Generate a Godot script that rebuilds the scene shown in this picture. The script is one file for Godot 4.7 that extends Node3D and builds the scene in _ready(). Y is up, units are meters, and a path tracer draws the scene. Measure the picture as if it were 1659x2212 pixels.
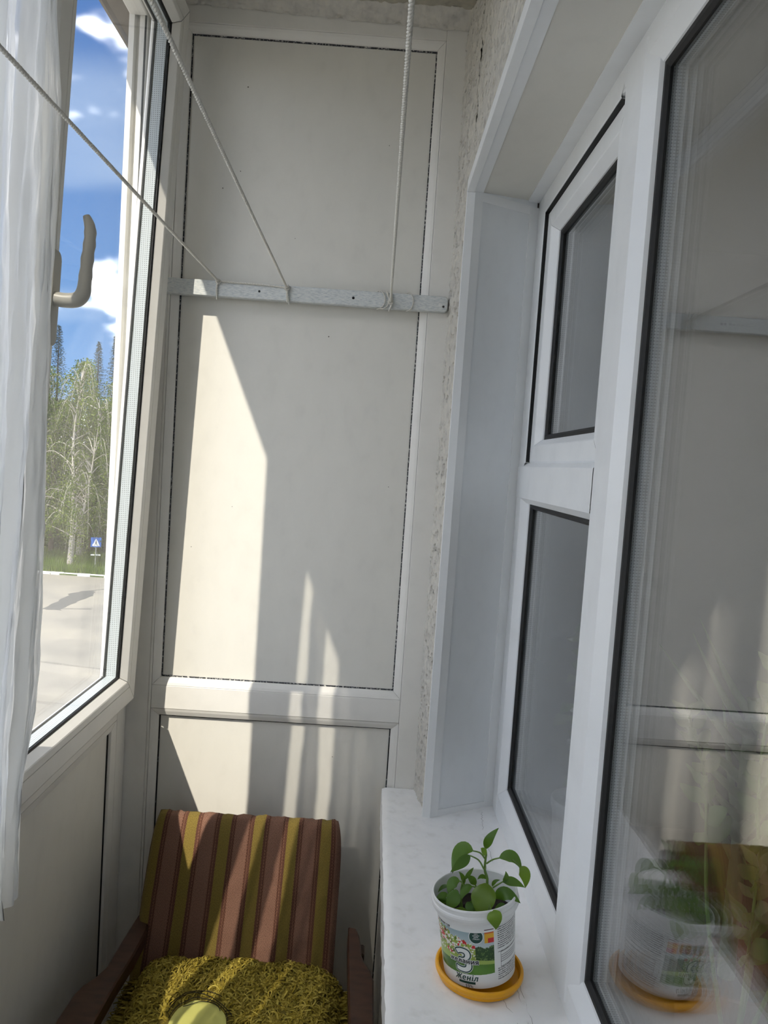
extends Node3D
# A narrow glazed balcony. x runs from the outer glazing (about -0.6) to the flat's window (about 0.35), z from the end wall (0) towards
# the camera, y is up from the balcony floor. Heights below are written from the eye and lifted by EYE.
const EYE := 1.56
const GROUND := -9.0
var rng := RandomNumberGenerator.new()
var M := {}

# ---------------------------------------------------------------- helpers
func V(x, y, z) -> Vector3:
	return Vector3(x, y + EYE, z)

func nst() -> SurfaceTool:
	var s := SurfaceTool.new()
	s.begin(Mesh.PRIMITIVE_TRIANGLES)
	return s

func tri(s: SurfaceTool, a: Vector3, b: Vector3, c: Vector3, n: Vector3) -> void:
	var g := (b - a).cross(c - a)
	if g.length_squared() < 1e-16:
		return
	g = g.normalized()
	if g.dot(n) < 0.0:
		g = -g
		s.set_normal(g); s.add_vertex(a)
		s.set_normal(g); s.add_vertex(b)
		s.set_normal(g); s.add_vertex(c)
	else:
		s.set_normal(g); s.add_vertex(a)
		s.set_normal(g); s.add_vertex(c)
		s.set_normal(g); s.add_vertex(b)

func quad(s: SurfaceTool, a: Vector3, b: Vector3, c: Vector3, d: Vector3, n: Vector3) -> void:
	tri(s, a, b, c, n)
	tri(s, a, c, d, n)

# a box between two corners with chamfered edges
func bx(s: SurfaceTool, a: Vector3, b: Vector3, c := 0.0012) -> void:
	var lo := Vector3(minf(a.x, b.x), minf(a.y, b.y), minf(a.z, b.z))
	var hi := Vector3(maxf(a.x, b.x), maxf(a.y, b.y), maxf(a.z, b.z))
	var m := (lo + hi) / 2.0
	var h := (hi - lo) / 2.0
	c = minf(c, minf(h.x, minf(h.y, h.z)) * 0.9)
	for ax in 3:
		var u := (ax + 1) % 3
		var v := (ax + 2) % 3
		for sg in [-1.0, 1.0]:
			var n := Vector3.ZERO
			n[ax] = sg
			var p := []
			for q in [[-1, -1], [1, -1], [1, 1], [-1, 1]]:
				var w := m
				w[ax] += sg * h[ax]
				w[u] += q[0] * (h[u] - c)
				w[v] += q[1] * (h[v] - c)
				p.append(w)
			quad(s, p[0], p[1], p[2], p[3], n)
		if c <= 0.0:
			continue
		for su in [-1.0, 1.0]:
			for sv in [-1.0, 1.0]:
				var n2 := Vector3.ZERO
				n2[u] = su
				n2[v] = sv
				var e := []
				for q in [[-1, 0], [1, 0], [1, 1], [-1, 1]]:
					var w2 := m
					w2[ax] += q[0] * (h[ax] - c)
					w2[u] += su * (h[u] - (c if q[1] == 0 else 0.0))
					w2[v] += sv * (h[v] - (c if q[1] == 1 else 0.0))
					e.append(w2)
				quad(s, e[0], e[1], e[2], e[3], n2)
	if c > 0.0:
		for sx in [-1.0, 1.0]:
			for sy in [-1.0, 1.0]:
				for sz in [-1.0, 1.0]:
					var k := Vector3(sx, sy, sz)
					tri(s, m + k * (h - Vector3(0, c, c)), m + k * (h - Vector3(c, 0, c)), m + k * (h - Vector3(c, c, 0)), k)

# one mitred side of a rectangular frame. o: origin, U V N: axes, r: [u0, v0, u1, v1], prof: points (outwards from r, along N), k: 0 low, 1 far, 2 high, 3 near
func side(s: SurfaceTool, o: Vector3, U: Vector3, W: Vector3, N: Vector3, r: Array, prof: Array, k: int, gap := 0.0003) -> void:
	var ud := [U, W, -U, -W][k] as Vector3
	var out := [-W, U, W, -U][k] as Vector3
	for i in prof.size() - 1:
		var p: Vector2 = prof[i]
		var q: Vector2 = prof[i + 1]
		var pts := []
		for e in [[p, 0], [p, 1], [q, 1], [q, 0]]:
			var f: Vector2 = e[0]
			var cs := [Vector2(r[0] - f.x, r[1] - f.x), Vector2(r[2] + f.x, r[1] - f.x), Vector2(r[2] + f.x, r[3] + f.x), Vector2(r[0] - f.x, r[3] + f.x)]
			var c: Vector2 = cs[(k + e[1]) % 4]
			pts.append(o + U * c.x + W * c.y + N * f.y + ud * (gap if e[1] == 0 else -gap))
		quad(s, pts[0], pts[1], pts[2], pts[3], out * -(q.y - p.y) + N * (q.x - p.x))

# all four sides, each a part of its own
func ring(parent: Node3D, called: String, m: Material, o: Vector3, U: Vector3, W: Vector3, N: Vector3, r: Array, prof: Array, gap := 0.0003, which := [0, 1, 2, 3]) -> void:
	for k in which:
		var s := nst()
		side(s, o, U, W, N, r, prof, k, gap)
		part(parent, called, s, m)

func part(parent: Node, called: String, s, m: Material) -> MeshInstance3D:
	var o := MeshInstance3D.new()
	o.name = called
	o.mesh = s.commit() if s is SurfaceTool else s
	o.material_override = m
	parent.add_child(o, true)
	return o

func boxpart(parent: Node, called: String, m: Material, a: Vector3, b: Vector3, c := 0.0012) -> MeshInstance3D:
	var s := nst()
	bx(s, a, b, c)
	return part(parent, called, s, m)

func node(parent: Node, called: String, at := Vector3.ZERO) -> Node3D:
	var o := Node3D.new()
	o.name = called
	o.position = at
	parent.add_child(o, true)
	return o

func tag(o: Node, label: String, category: String, group := "", kind := "") -> Node:
	o.set_meta("label", label)
	o.set_meta("category", category)
	if group:
		o.set_meta("group", group)
	if kind:
		o.set_meta("kind", kind)
	return o

func structure(called: String, label: String, category: String) -> Node3D:
	var o := node(self, called)
	tag(o, label, category, "", "structure")
	return o

# a tube along points with a radius at each
func tube(s: SurfaceTool, pts: Array, rad: Array, sides := 8, caps := true) -> void:
	var rings := []
	var prev := Vector3.ZERO
	for i in pts.size():
		var t: Vector3 = (pts[mini(i + 1, pts.size() - 1)] - pts[maxi(i - 1, 0)]).normalized()
		var a := prev - t * prev.dot(t)
		if a.length() < 0.01:
			a = t.cross(Vector3.UP if absf(t.y) < 0.9 else Vector3.RIGHT)
		a = a.normalized()
		prev = a
		var b := t.cross(a)
		var row := []
		for k in sides:
			var f := TAU * k / sides
			var n := a * cos(f) + b * sin(f)
			row.append([pts[i] + n * float(rad[i]), n])
		rings.append(row)
	for i in rings.size() - 1:
		for k in sides:
			var k2 := (k + 1) % sides
			smooth_quad(s, rings[i][k], rings[i][k2], rings[i + 1][k2], rings[i + 1][k])
	if caps:
		for e in [0, rings.size() - 1]:
			var dir: Vector3 = (pts[0] - pts[1]) if e == 0 else (pts[-1] - pts[-2])
			for k in sides:
				tri(s, pts[e], rings[e][k][0], rings[e][(k + 1) % sides][0], dir)

# corners are [position, normal] or [position, normal, uv]
func smooth_quad(s: SurfaceTool, a, b, c, d) -> void:
	for t in [[a, b, c], [a, c, d]]:
		var g: Vector3 = (t[1][0] - t[0][0]).cross(t[2][0] - t[0][0])
		var order := [0, 1, 2] if g.dot(t[0][1] + t[1][1] + t[2][1]) < 0.0 else [0, 2, 1]
		for i in order:
			s.set_normal(t[i][1])
			if t[i].size() > 2:
				s.set_uv(t[i][2])
			s.add_vertex(t[i][0])

# a profile (radius, height) turned about y; sharp corners stay sharp
func lathe(s: SurfaceTool, prof: Array, sides := 48, uv_height := 0.0, a0 := 0.0) -> void:
	for i in prof.size() - 1:
		var p: Vector2 = prof[i]
		var q: Vector2 = prof[i + 1]
		var d := (q - p)
		if d.length() < 1e-7:
			continue
		var n2 := Vector2(d.y, -d.x).normalized()
		for k in sides:
			var cs := []
			for e in [[p, k], [p, k + 1], [q, k + 1], [q, k]]:
				var f: float = a0 + TAU * e[1] / sides
				var dir := Vector3(sin(f), 0, cos(f))
				cs.append([dir * e[0].x + Vector3.UP * e[0].y, dir * n2.x + Vector3.UP * n2.y, Vector2(float(e[1]) / sides, 1.0 - e[0].y / uv_height if uv_height > 0.0 else 0.0)])
			smooth_quad(s, cs[0], cs[1], cs[2], cs[3])

# a height field over a rectangle: f(i, j) gives the point
func sheet(s: SurfaceTool, nu: int, nv: int, f: Callable, uv := false) -> void:
	var p := []
	for i in nu + 1:
		var row := []
		for j in nv + 1:
			row.append(f.call(float(i) / nu, float(j) / nv))
		p.append(row)
	var nn := []
	for i in nu + 1:
		var row := []
		for j in nv + 1:
			var du: Vector3 = p[mini(i + 1, nu)][j] - p[maxi(i - 1, 0)][j]
			var dv: Vector3 = p[i][mini(j + 1, nv)] - p[i][maxi(j - 1, 0)]
			row.append(du.cross(dv).normalized())
		nn.append(row)
	for i in nu + 1:
		for j in nv + 1:
			s.set_normal(nn[i][j])
			if uv:
				s.set_uv(Vector2(float(i) / nu, float(j) / nv))
			s.add_vertex(p[i][j])
	for i in nu:
		for j in nv:
			var a := i * (nv + 1) + j
			for t in [a, a + nv + 2, a + nv + 1, a, a + 1, a + nv + 2]:
				s.add_index(t)

func curve(pts: Array, n: int) -> Array:
	var c := Curve3D.new()
	for i in pts.size():
		var t: Vector3 = (pts[mini(i + 1, pts.size() - 1)] - pts[maxi(i - 1, 0)]) / 6.0
		if i == 0 or i == pts.size() - 1:
			t = t * 0.8
		c.add_point(pts[i], -t, t)
	var out := []
	for i in n + 1:
		var f := float(i) / n * (pts.size() - 1)
		out.append(c.samplef(f))
	return out

func step(a: float, b: float, x: float) -> float:
	var t := clampf((x - a) / (b - a), 0.0, 1.0)
	return t * t * (3.0 - 2.0 * t)

# ---------------------------------------------------------------- materials
func mat(called: String, c: Color, rough := 0.5, spec := 0.5) -> StandardMaterial3D:
	var m := StandardMaterial3D.new()
	m.resource_name = called
	m.albedo_color = c
	m.roughness = rough
	m.metallic_specular = spec
	m.cull_mode = BaseMaterial3D.CULL_DISABLED
	M[called] = m
	return m

func noise(freq: float, sd: int, oct := 4, kind := FastNoiseLite.TYPE_SIMPLEX_SMOOTH) -> FastNoiseLite:
	var n := FastNoiseLite.new()
	n.seed = sd
	n.noise_type = kind
	n.frequency = freq
	n.fractal_octaves = oct
	return n

func ntex(freq: float, sd: int, ramp: Array, size := 512, oct := 4, stretch := 1.0) -> ImageTexture:
	var n := noise(freq, sd, oct)
	var g := Gradient.new()
	g.set_color(0, ramp[0][1])
	g.set_color(1, ramp[-1][1])
	for i in range(1, ramp.size() - 1):
		g.add_point(ramp[i][0], ramp[i][1])
	var im := n.get_seamless_image(int(size * maxf(1.0, 1.0 / stretch)), int(size * maxf(1.0, stretch)))
	im.convert(Image.FORMAT_L8)
	im.resize(size, size, Image.INTERPOLATE_BILINEAR)
	var src := im.get_data()
	var lut := []
	for i in 256:
		lut.append(g.sample(i / 255.0))
	var out := PackedByteArray()
	out.resize(size * size * 3)
	for i in src.size():
		var c: Color = lut[src[i]]
		out[i * 3] = int(c.r * 255.0)
		out[i * 3 + 1] = int(c.g * 255.0)
		out[i * 3 + 2] = int(c.b * 255.0)
	return ImageTexture.create_from_image(Image.create_from_data(size, size, false, Image.FORMAT_RGB8, out))

func triplanar(m: StandardMaterial3D, t: Texture2D, per_metre: float, world := true) -> StandardMaterial3D:
	m.albedo_texture = t
	m.uv1_triplanar = true
	m.uv1_world_triplanar = world
	m.uv1_scale = Vector3.ONE * per_metre
	return m

func bump(m: StandardMaterial3D, t: Texture2D, cm: float) -> void:
	m.heightmap_enabled = true
	m.heightmap_texture = t
	m.heightmap_scale = cm

func grey(v: float) -> Color:
	return Color(v, v, v)

func materials() -> void:
	var faint := ntex(0.012, 3, [[0.0, grey(0.965)], [0.45, grey(0.99)], [1.0, grey(1.0)]], 256)
	var smear := ntex(0.02, 5, [[0.0, grey(0.968)], [0.35, grey(0.988)], [1.0, grey(1.0)]], 384, 5, 0.6)
	triplanar(mat("pvc", Color(0.945, 0.955, 0.96), 0.32), faint, 2.2)
	triplanar(mat("old_pvc", Color(0.915, 0.908, 0.885), 0.42), faint, 2.7)
	triplanar(mat("painted_panel", Color(0.885, 0.877, 0.845), 0.55), smear, 1.3)
	triplanar(mat("reveal_panel", Color(0.915, 0.93, 0.94), 0.35), smear, 1.9)
	mat("rubber", Color(0.045, 0.045, 0.05), 0.6)
	var chips := ntex(0.09, 21, [[0.0, Color(0.08, 0.085, 0.10)], [0.56, Color(0.16, 0.17, 0.19)], [0.64, Color(0.50, 0.51, 0.52)], [0.74, Color(0.8, 0.79, 0.76)], [1.0, Color(0.86, 0.85, 0.82)]], 512, 5)
	triplanar(mat("painted_rubber", Color.WHITE, 0.6), chips, 3.1)
	var chips2 := ntex(0.09, 25, [[0.0, Color(0.06, 0.065, 0.08)], [0.74, Color(0.10, 0.11, 0.13)], [0.82, Color(0.5, 0.51, 0.52)], [1.0, Color(0.8, 0.79, 0.76)]], 256, 4)
	triplanar(mat("worn_rubber", Color.WHITE, 0.6), chips2, 2.3)
	var g := mat("glass", Color(0.80, 0.86, 0.84, 0.0), 0.0, 0.5)
	g.transparency = BaseMaterial3D.TRANSPARENCY_ALPHA
	var cg := mat("clear_glass", Color(0.80, 0.86, 0.84, 0.0), 0.0, 0.5)
	cg.transparency = BaseMaterial3D.TRANSPARENCY_ALPHA
	var dg := mat("dusty_glass", Color(0.80, 0.82, 0.78, 0.018), 0.0, 0.29)
	dg.transparency = BaseMaterial3D.TRANSPARENCY_ALPHA
	# spacer of the glazing: pale metal with punched dots
	var im := Image.create(32, 32, false, Image.FORMAT_RGB8)
	for y in 32:
		for x in 32:
			var d := Vector2(x - 15.5, y - 15.5).length()
			im.set_pixel(x, y, Color(0.72, 0.75, 0.76).lerp(Color(0.22, 0.23, 0.24), step(8.0, 5.0, d) * 0.9))
	triplanar(mat("spacer", Color.WHITE, 0.4), ImageTexture.create_from_image(im), 240.0)
	# bare rough concrete and plaster
	var con := ntex(0.035, 31, [[0.0, Color(0.66, 0.655, 0.635)], [0.25, Color(0.755, 0.745, 0.72)], [0.5, Color(0.79, 0.78, 0.75)], [0.75, Color(0.82, 0.805, 0.765)], [1.0, Color(0.86, 0.845, 0.80)]], 512, 6)
	var rough := ntex(0.09, 33, [[0.0, grey(0.0)], [0.35, grey(0.5)], [0.6, grey(0.75)], [1.0, grey(1.0)]], 512, 5)
	triplanar(mat("concrete", Color.WHITE, 0.95, 0.2), con, 1.6)
	bump(M.concrete, rough, 0.13)
	var led := ntex(0.022, 37, [[0.0, Color(0.91, 0.91, 0.90)], [0.35, Color(0.95, 0.952, 0.95)], [1.0, Color(0.965, 0.965, 0.96)]], 512, 5)
	triplanar(mat("ledge_paint", Color.WHITE, 0.38), led, 2.2)
	bump(M.ledge_paint, ntex(0.025, 39, [[0.0, grey(0.0)], [0.4, grey(0.55)], [0.62, grey(0.7)], [1.0, grey(1.0)]], 512, 4), 0.07)
	triplanar(mat("ceiling_paint", Color(0.86, 0.85, 0.81), 0.9), con, 1.8)
	triplanar(mat("floor_boards", Color(0.74, 0.66, 0.54), 0.45), smear, 1.0)
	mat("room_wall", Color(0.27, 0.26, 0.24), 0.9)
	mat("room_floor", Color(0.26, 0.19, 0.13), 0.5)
	mat("paint_chip", Color(0.40, 0.38, 0.35), 0.9)
	mat("white_plastic", Color(0.90, 0.905, 0.90), 0.3)
	mat("handle_grey", Color(0.72, 0.71, 0.67), 0.38)
	mat("steel", Color(0.5, 0.5, 0.5), 0.35).metallic = 0.8
	# slat: whitewashed weathered wood
	var wash := ntex(0.05, 41, [[0.0, Color(0.60, 0.63, 0.65)], [0.28, Color(0.74, 0.765, 0.775)], [0.5, Color(0.83, 0.845, 0.84)], [1.0, Color(0.89, 0.89, 0.87)]], 512, 5, 9.0)
	triplanar(mat("slat_wood", Color.WHITE, 0.7), wash, 2.4)
	bump(M.slat_wood, wash, 0.08)
	triplanar(mat("cord", Color(0.95, 0.94, 0.90), 0.85), ntex(0.2, 43, [[0.0, grey(0.78)], [1.0, grey(1.0)]], 128), 12.0)
	var wood := ntex(0.03, 45, [[0.0, Color(0.20, 0.125, 0.09)], [0.5, Color(0.27, 0.175, 0.125)], [1.0, Color(0.33, 0.22, 0.155)]], 256, 5, 3.0)
	triplanar(mat("brown_wood", Color.WHITE, 0.42), wood, 2.0)
	mat("wood_edge", Color(0.52, 0.37, 0.24), 0.6)
	# cushion yarn
	mat("yarn", Color.WHITE, 0.95, 0.2).vertex_color_use_as_albedo = true
	triplanar(mat("cushion_cloth", Color(0.50, 0.44, 0.16), 0.95), ntex(0.08, 47, [[0.0, grey(0.75)], [1.0, grey(1.0)]], 256), 6.0)  # coloured darker than the yarn to put shade into the gaps between tufts
	mat("patch_cloth", Color(0.80, 0.79, 0.44), 0.85)
	mat("thread", Color(0.10, 0.09, 0.05), 0.9)
	# sheer curtain: light passes it scattered
	var cu := mat("sheer", Color(0.955, 0.975, 0.985, 0.87), 0.6)
	cu.transparency = BaseMaterial3D.TRANSPARENCY_ALPHA
	cu.backlight_enabled = true
	cu.backlight = Color(1.0, 1.0, 1.0)
	cu.rim_enabled = true
	cu.rim = 0.3
	# plants
	for e in [["leaf", Color(0.21, 0.35, 0.11)], ["leaf_pale", Color(0.31, 0.44, 0.20)], ["leaf_warm", Color(0.33, 0.43, 0.07)], ["aloe", Color(0.34, 0.43, 0.30)], ["variegated", Color(0.42, 0.45, 0.29)]]:
		var l := mat(e[0], e[1], 0.42)
		l.backlight_enabled = true
		l.backlight = Color(0.45, 0.6, 0.12)
	mat("clay", Color(0.42, 0.30, 0.22), 0.8)
	mat("stem", Color(0.40, 0.52, 0.22), 0.5)
	triplanar(mat("soil", Color.WHITE, 1.0), ntex(0.15, 51, [[0.0, Color(0.07, 0.05, 0.04)], [0.7, Color(0.17, 0.13, 0.10)], [1.0, Color(0.42, 0.38, 0.33)]], 128), 20.0)
	mat("yellow_plastic", Color(0.93, 0.66, 0.05), 0.3)
	# out of doors
	triplanar(mat("asphalt", Color.WHITE, 0.9), ntex(0.02, 61, [[0.0, Color(0.44, 0.43, 0.405)], [0.5, Color(0.50, 0.485, 0.45)], [1.0, Color(0.55, 0.53, 0.48)]], 256, 5), 0.05)
	triplanar(mat("asphalt_new", Color.WHITE, 0.9), ntex(0.1, 63, [[0.0, Color(0.27, 0.27, 0.265)], [1.0, Color(0.36, 0.36, 0.35)]], 128), 0.6)
	mat("kerb_white", Color(0.90, 0.90, 0.88), 0.8)
	triplanar(mat("lawn", Color.WHITE, 1.0), ntex(0.05, 65, [[0.0, Color(0.17, 0.23, 0.09)], [1.0, Color(0.32, 0.39, 0.17)]], 256), 0.3)
	mat("grass_blades", Color.WHITE, 0.9, 0.2).vertex_color_use_as_albedo = true
	var tl := mat("tree_leaf", Color.WHITE, 0.6, 0.3)
	tl.vertex_color_use_as_albedo = true
	tl.backlight_enabled = true
	tl.backlight = Color(0.7, 0.8, 0.4)
	triplanar(mat("birch_bark", Color.WHITE, 0.9), ntex(0.07, 67, [[0.0, Color(0.14, 0.13, 0.12)], [0.36, Color(0.3, 0.28, 0.26)], [0.44, Color(0.66, 0.64, 0.60)], [1.0, Color(0.78, 0.77, 0.74)]], 256, 4, 0.4), 0.7)
	mat("spruce_bark", Color(0.30, 0.24, 0.19), 0.95)
	mat("sign_blue", Color(0.16, 0.38, 0.72), 0.5)
	mat("sign_white", Color(0.92, 0.93, 0.93), 0.6)
	mat("sign_black", Color(0.08, 0.08, 0.09), 0.7)
	mat("galvanised", Color(0.62, 0.63, 0.62), 0.5)
	mat("visor_metal", Color(0.50, 0.47, 0.44), 0.5)

# ---------------------------------------------------------------- light and camera
func sky_image() -> Image:
	var w := 2048
	var h := 1024
	var puff := noise(1.0, 409, 6)
	var wisp := noise(1.0, 77, 4)
	var im := Image.create(w, h, false, Image.FORMAT_RGBF)
	for y in h:
		var el := PI / 2.0 - PI * (y + 0.5) / h
		var t := pow(clampf(1.0 - sin(maxf(el, 0.0)), 0.0, 1.0), 2.6)
		var base := Color(0.007, 0.027, 0.088).lerp(Color(0.05, 0.095, 0.165), t)
		if el < 0.0:
			base = base.lerp(Color(0.33, 0.33, 0.31), step(0.0, -0.05, el))
		for x in w:
			var c := base
			if el > -0.02:
				var az := TAU * (x + 0.5) / w
				var d := Vector3(sin(az) * cos(el), sin(el), -cos(az) * cos(el))
				var q := d / (d.y + 0.30)
				var a := wisp.get_noise_3d(q.x * 0.6 + 4.0, q.z * 1.9, 3.0)
				c = c.lerp(Color(0.12, 0.15, 0.19), 0.4 * step(0.05, 0.6, a))
				var k := Vector3(q.x * 1.5, d.y * 2.4, q.z * 1.5)
				var p := puff.get_noise_3dv(k)
				var body := step(-0.03, 0.14, p)
				var under := puff.get_noise_3dv(k + Vector3(0.0, 0.16, 0.0))
				c = c.lerp(Color(1.0, 1.0, 1.01).lerp(Color(0.44, 0.48, 0.55), step(-0.1, 0.45, under)), body * 0.92)
			im.set_pixel(x, y, c)
	return im

func light_and_camera() -> void:
	var cam := Camera3D.new()
	cam.name = "camera"
	cam.position = V(0, 0, 1.708134)
	cam.rotation_order = EULER_ORDER_YXZ
	cam.rotation_degrees = Vector3(-3.61715, -0.78495, 3.85624)
	cam.fov = rad_to_deg(2.0 * atan(1106.0 / 1600.0))
	cam.near = 0.02
	cam.far = 400.0
	add_child(cam)
	cam.current = true
	var sky := Sky.new()
	var sm := PanoramaSkyMaterial.new()
	sm.panorama = ImageTexture.create_from_image(sky_image())
	sky.sky_material = sm
	var e := Environment.new()
	e.background_mode = Environment.BG_SKY
	e.sky = sky
	e.background_energy_multiplier = 2.6
	e.tonemap_mode = Environment.TONE_MAPPER_LINEAR
	e.tonemap_exposure = 2.6
	e.sdfgi_enabled = true
	e.ssao_enabled = true
	e.ssil_enabled = true
	var we := WorldEnvironment.new()
	we.name = "surroundings"
	we.environment = e
	add_child(we)
	var sun := DirectionalLight3D.new()
	sun.name = "sun"
	sun.look_at_from_position(Vector3.ZERO, Vector3(0.5, -1.19, -1.0))
	sun.light_color = Color(1.0, 0.965, 0.90)
	sun.light_energy = 0.80
	sun.light_angular_distance = 0.53
	sun.shadow_enabled = true
	add_child(sun)

# ---------------------------------------------------------------- the shell of the balcony
const X3 := Vector3(1, 0, 0)
const Y3 := Vector3(0, 1, 0)
const Z3 := Vector3(0, 0, 1)

func infill(w: Node3D, o: Vector3, U: Vector3, N: Vector3, r: Array, panel: Material, seal: Material, frame: Material, recess := 0.016, bead := 0.018) -> void:
	# a recessed panel with a dark seal and four mitred glazing beads about it; r is the clear panel in U and height
	var s := nst()
	var p0: Vector3 = o + U * (r[0] - 0.006) + Y3 * (r[1] - 0.006) - N * (recess + 0.02)
	var p1: Vector3 = o + U * (r[2] + 0.006) + Y3 * (r[3] + 0.006) - N * recess
	bx(s, p0, p1, 0.0)
	part(w, "panel", s, panel)
	ring(w, "seal", seal, o, U, Y3, N, r, [Vector2(-0.0028, -recess - 0.001), Vector2(-0.0028, -recess + 0.0022), Vector2(0.0005, -recess + 0.0028), Vector2(0.0005, -recess - 0.002)], 0.0)
	ring(w, "bead", frame, o, U, Y3, N, r, [Vector2(0.0, -recess - 0.001), Vector2(0.0, -recess + 0.006), Vector2(0.0012, -recess + 0.0085), Vector2(bead * 0.62, -0.0028), Vector2(bead - 0.0008, -0.001), Vector2(bead - 0.0004, -0.004)], 0.00035)

func end_wall() -> void:
	var w := structure("wall_end", "end wall of two cream panels set in white frames above each other", "wall")
	var m: Material = M.old_pvc
	# frame members, face at z = 0
	boxpart(w, "corner_post", m, V(-0.588, -1.56, -0.09), V(-0.4975, 1.02, 0.0), 0.002)
	boxpart(w, "frame_stile", m, V(-0.497, -1.56, -0.06), V(-0.4922, 1.02, 0.0), 0.0004)
	boxpart(w, "frame_stile", m, V(0.092, -1.56, -0.06), V(0.15, 1.02, 0.0), 0.001)
	boxpart(w, "frame_rail", m, V(-0.492, 0.948, -0.06), V(0.092, 1.02, 0.0), 0.001)
	boxpart(w, "frame_rail", m, V(-0.4915, -0.603, -0.06), V(0.0915, -0.548, 0.0), 0.001)
	boxpart(w, "frame_rail", m, V(-0.492, -1.56, -0.06), V(0.092, -1.48, 0.0), 0.001)
	infill(w, V(0, 0, 0), X3, Z3, [-0.474, -0.530, 0.074, 0.930], M.painted_panel, M.painted_rubber, m)
	infill(w, V(0, 0, 0), X3, Z3, [-0.474, -1.462, 0.074, -0.621], M.painted_panel, M.worn_rubber, m)
	# backing that closes the wall to the weather
	boxpart(w, "outer_sheet", m, V(-0.588, -1.56, -0.09), V(0.16, 1.02, -0.06), 0.0)

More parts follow.
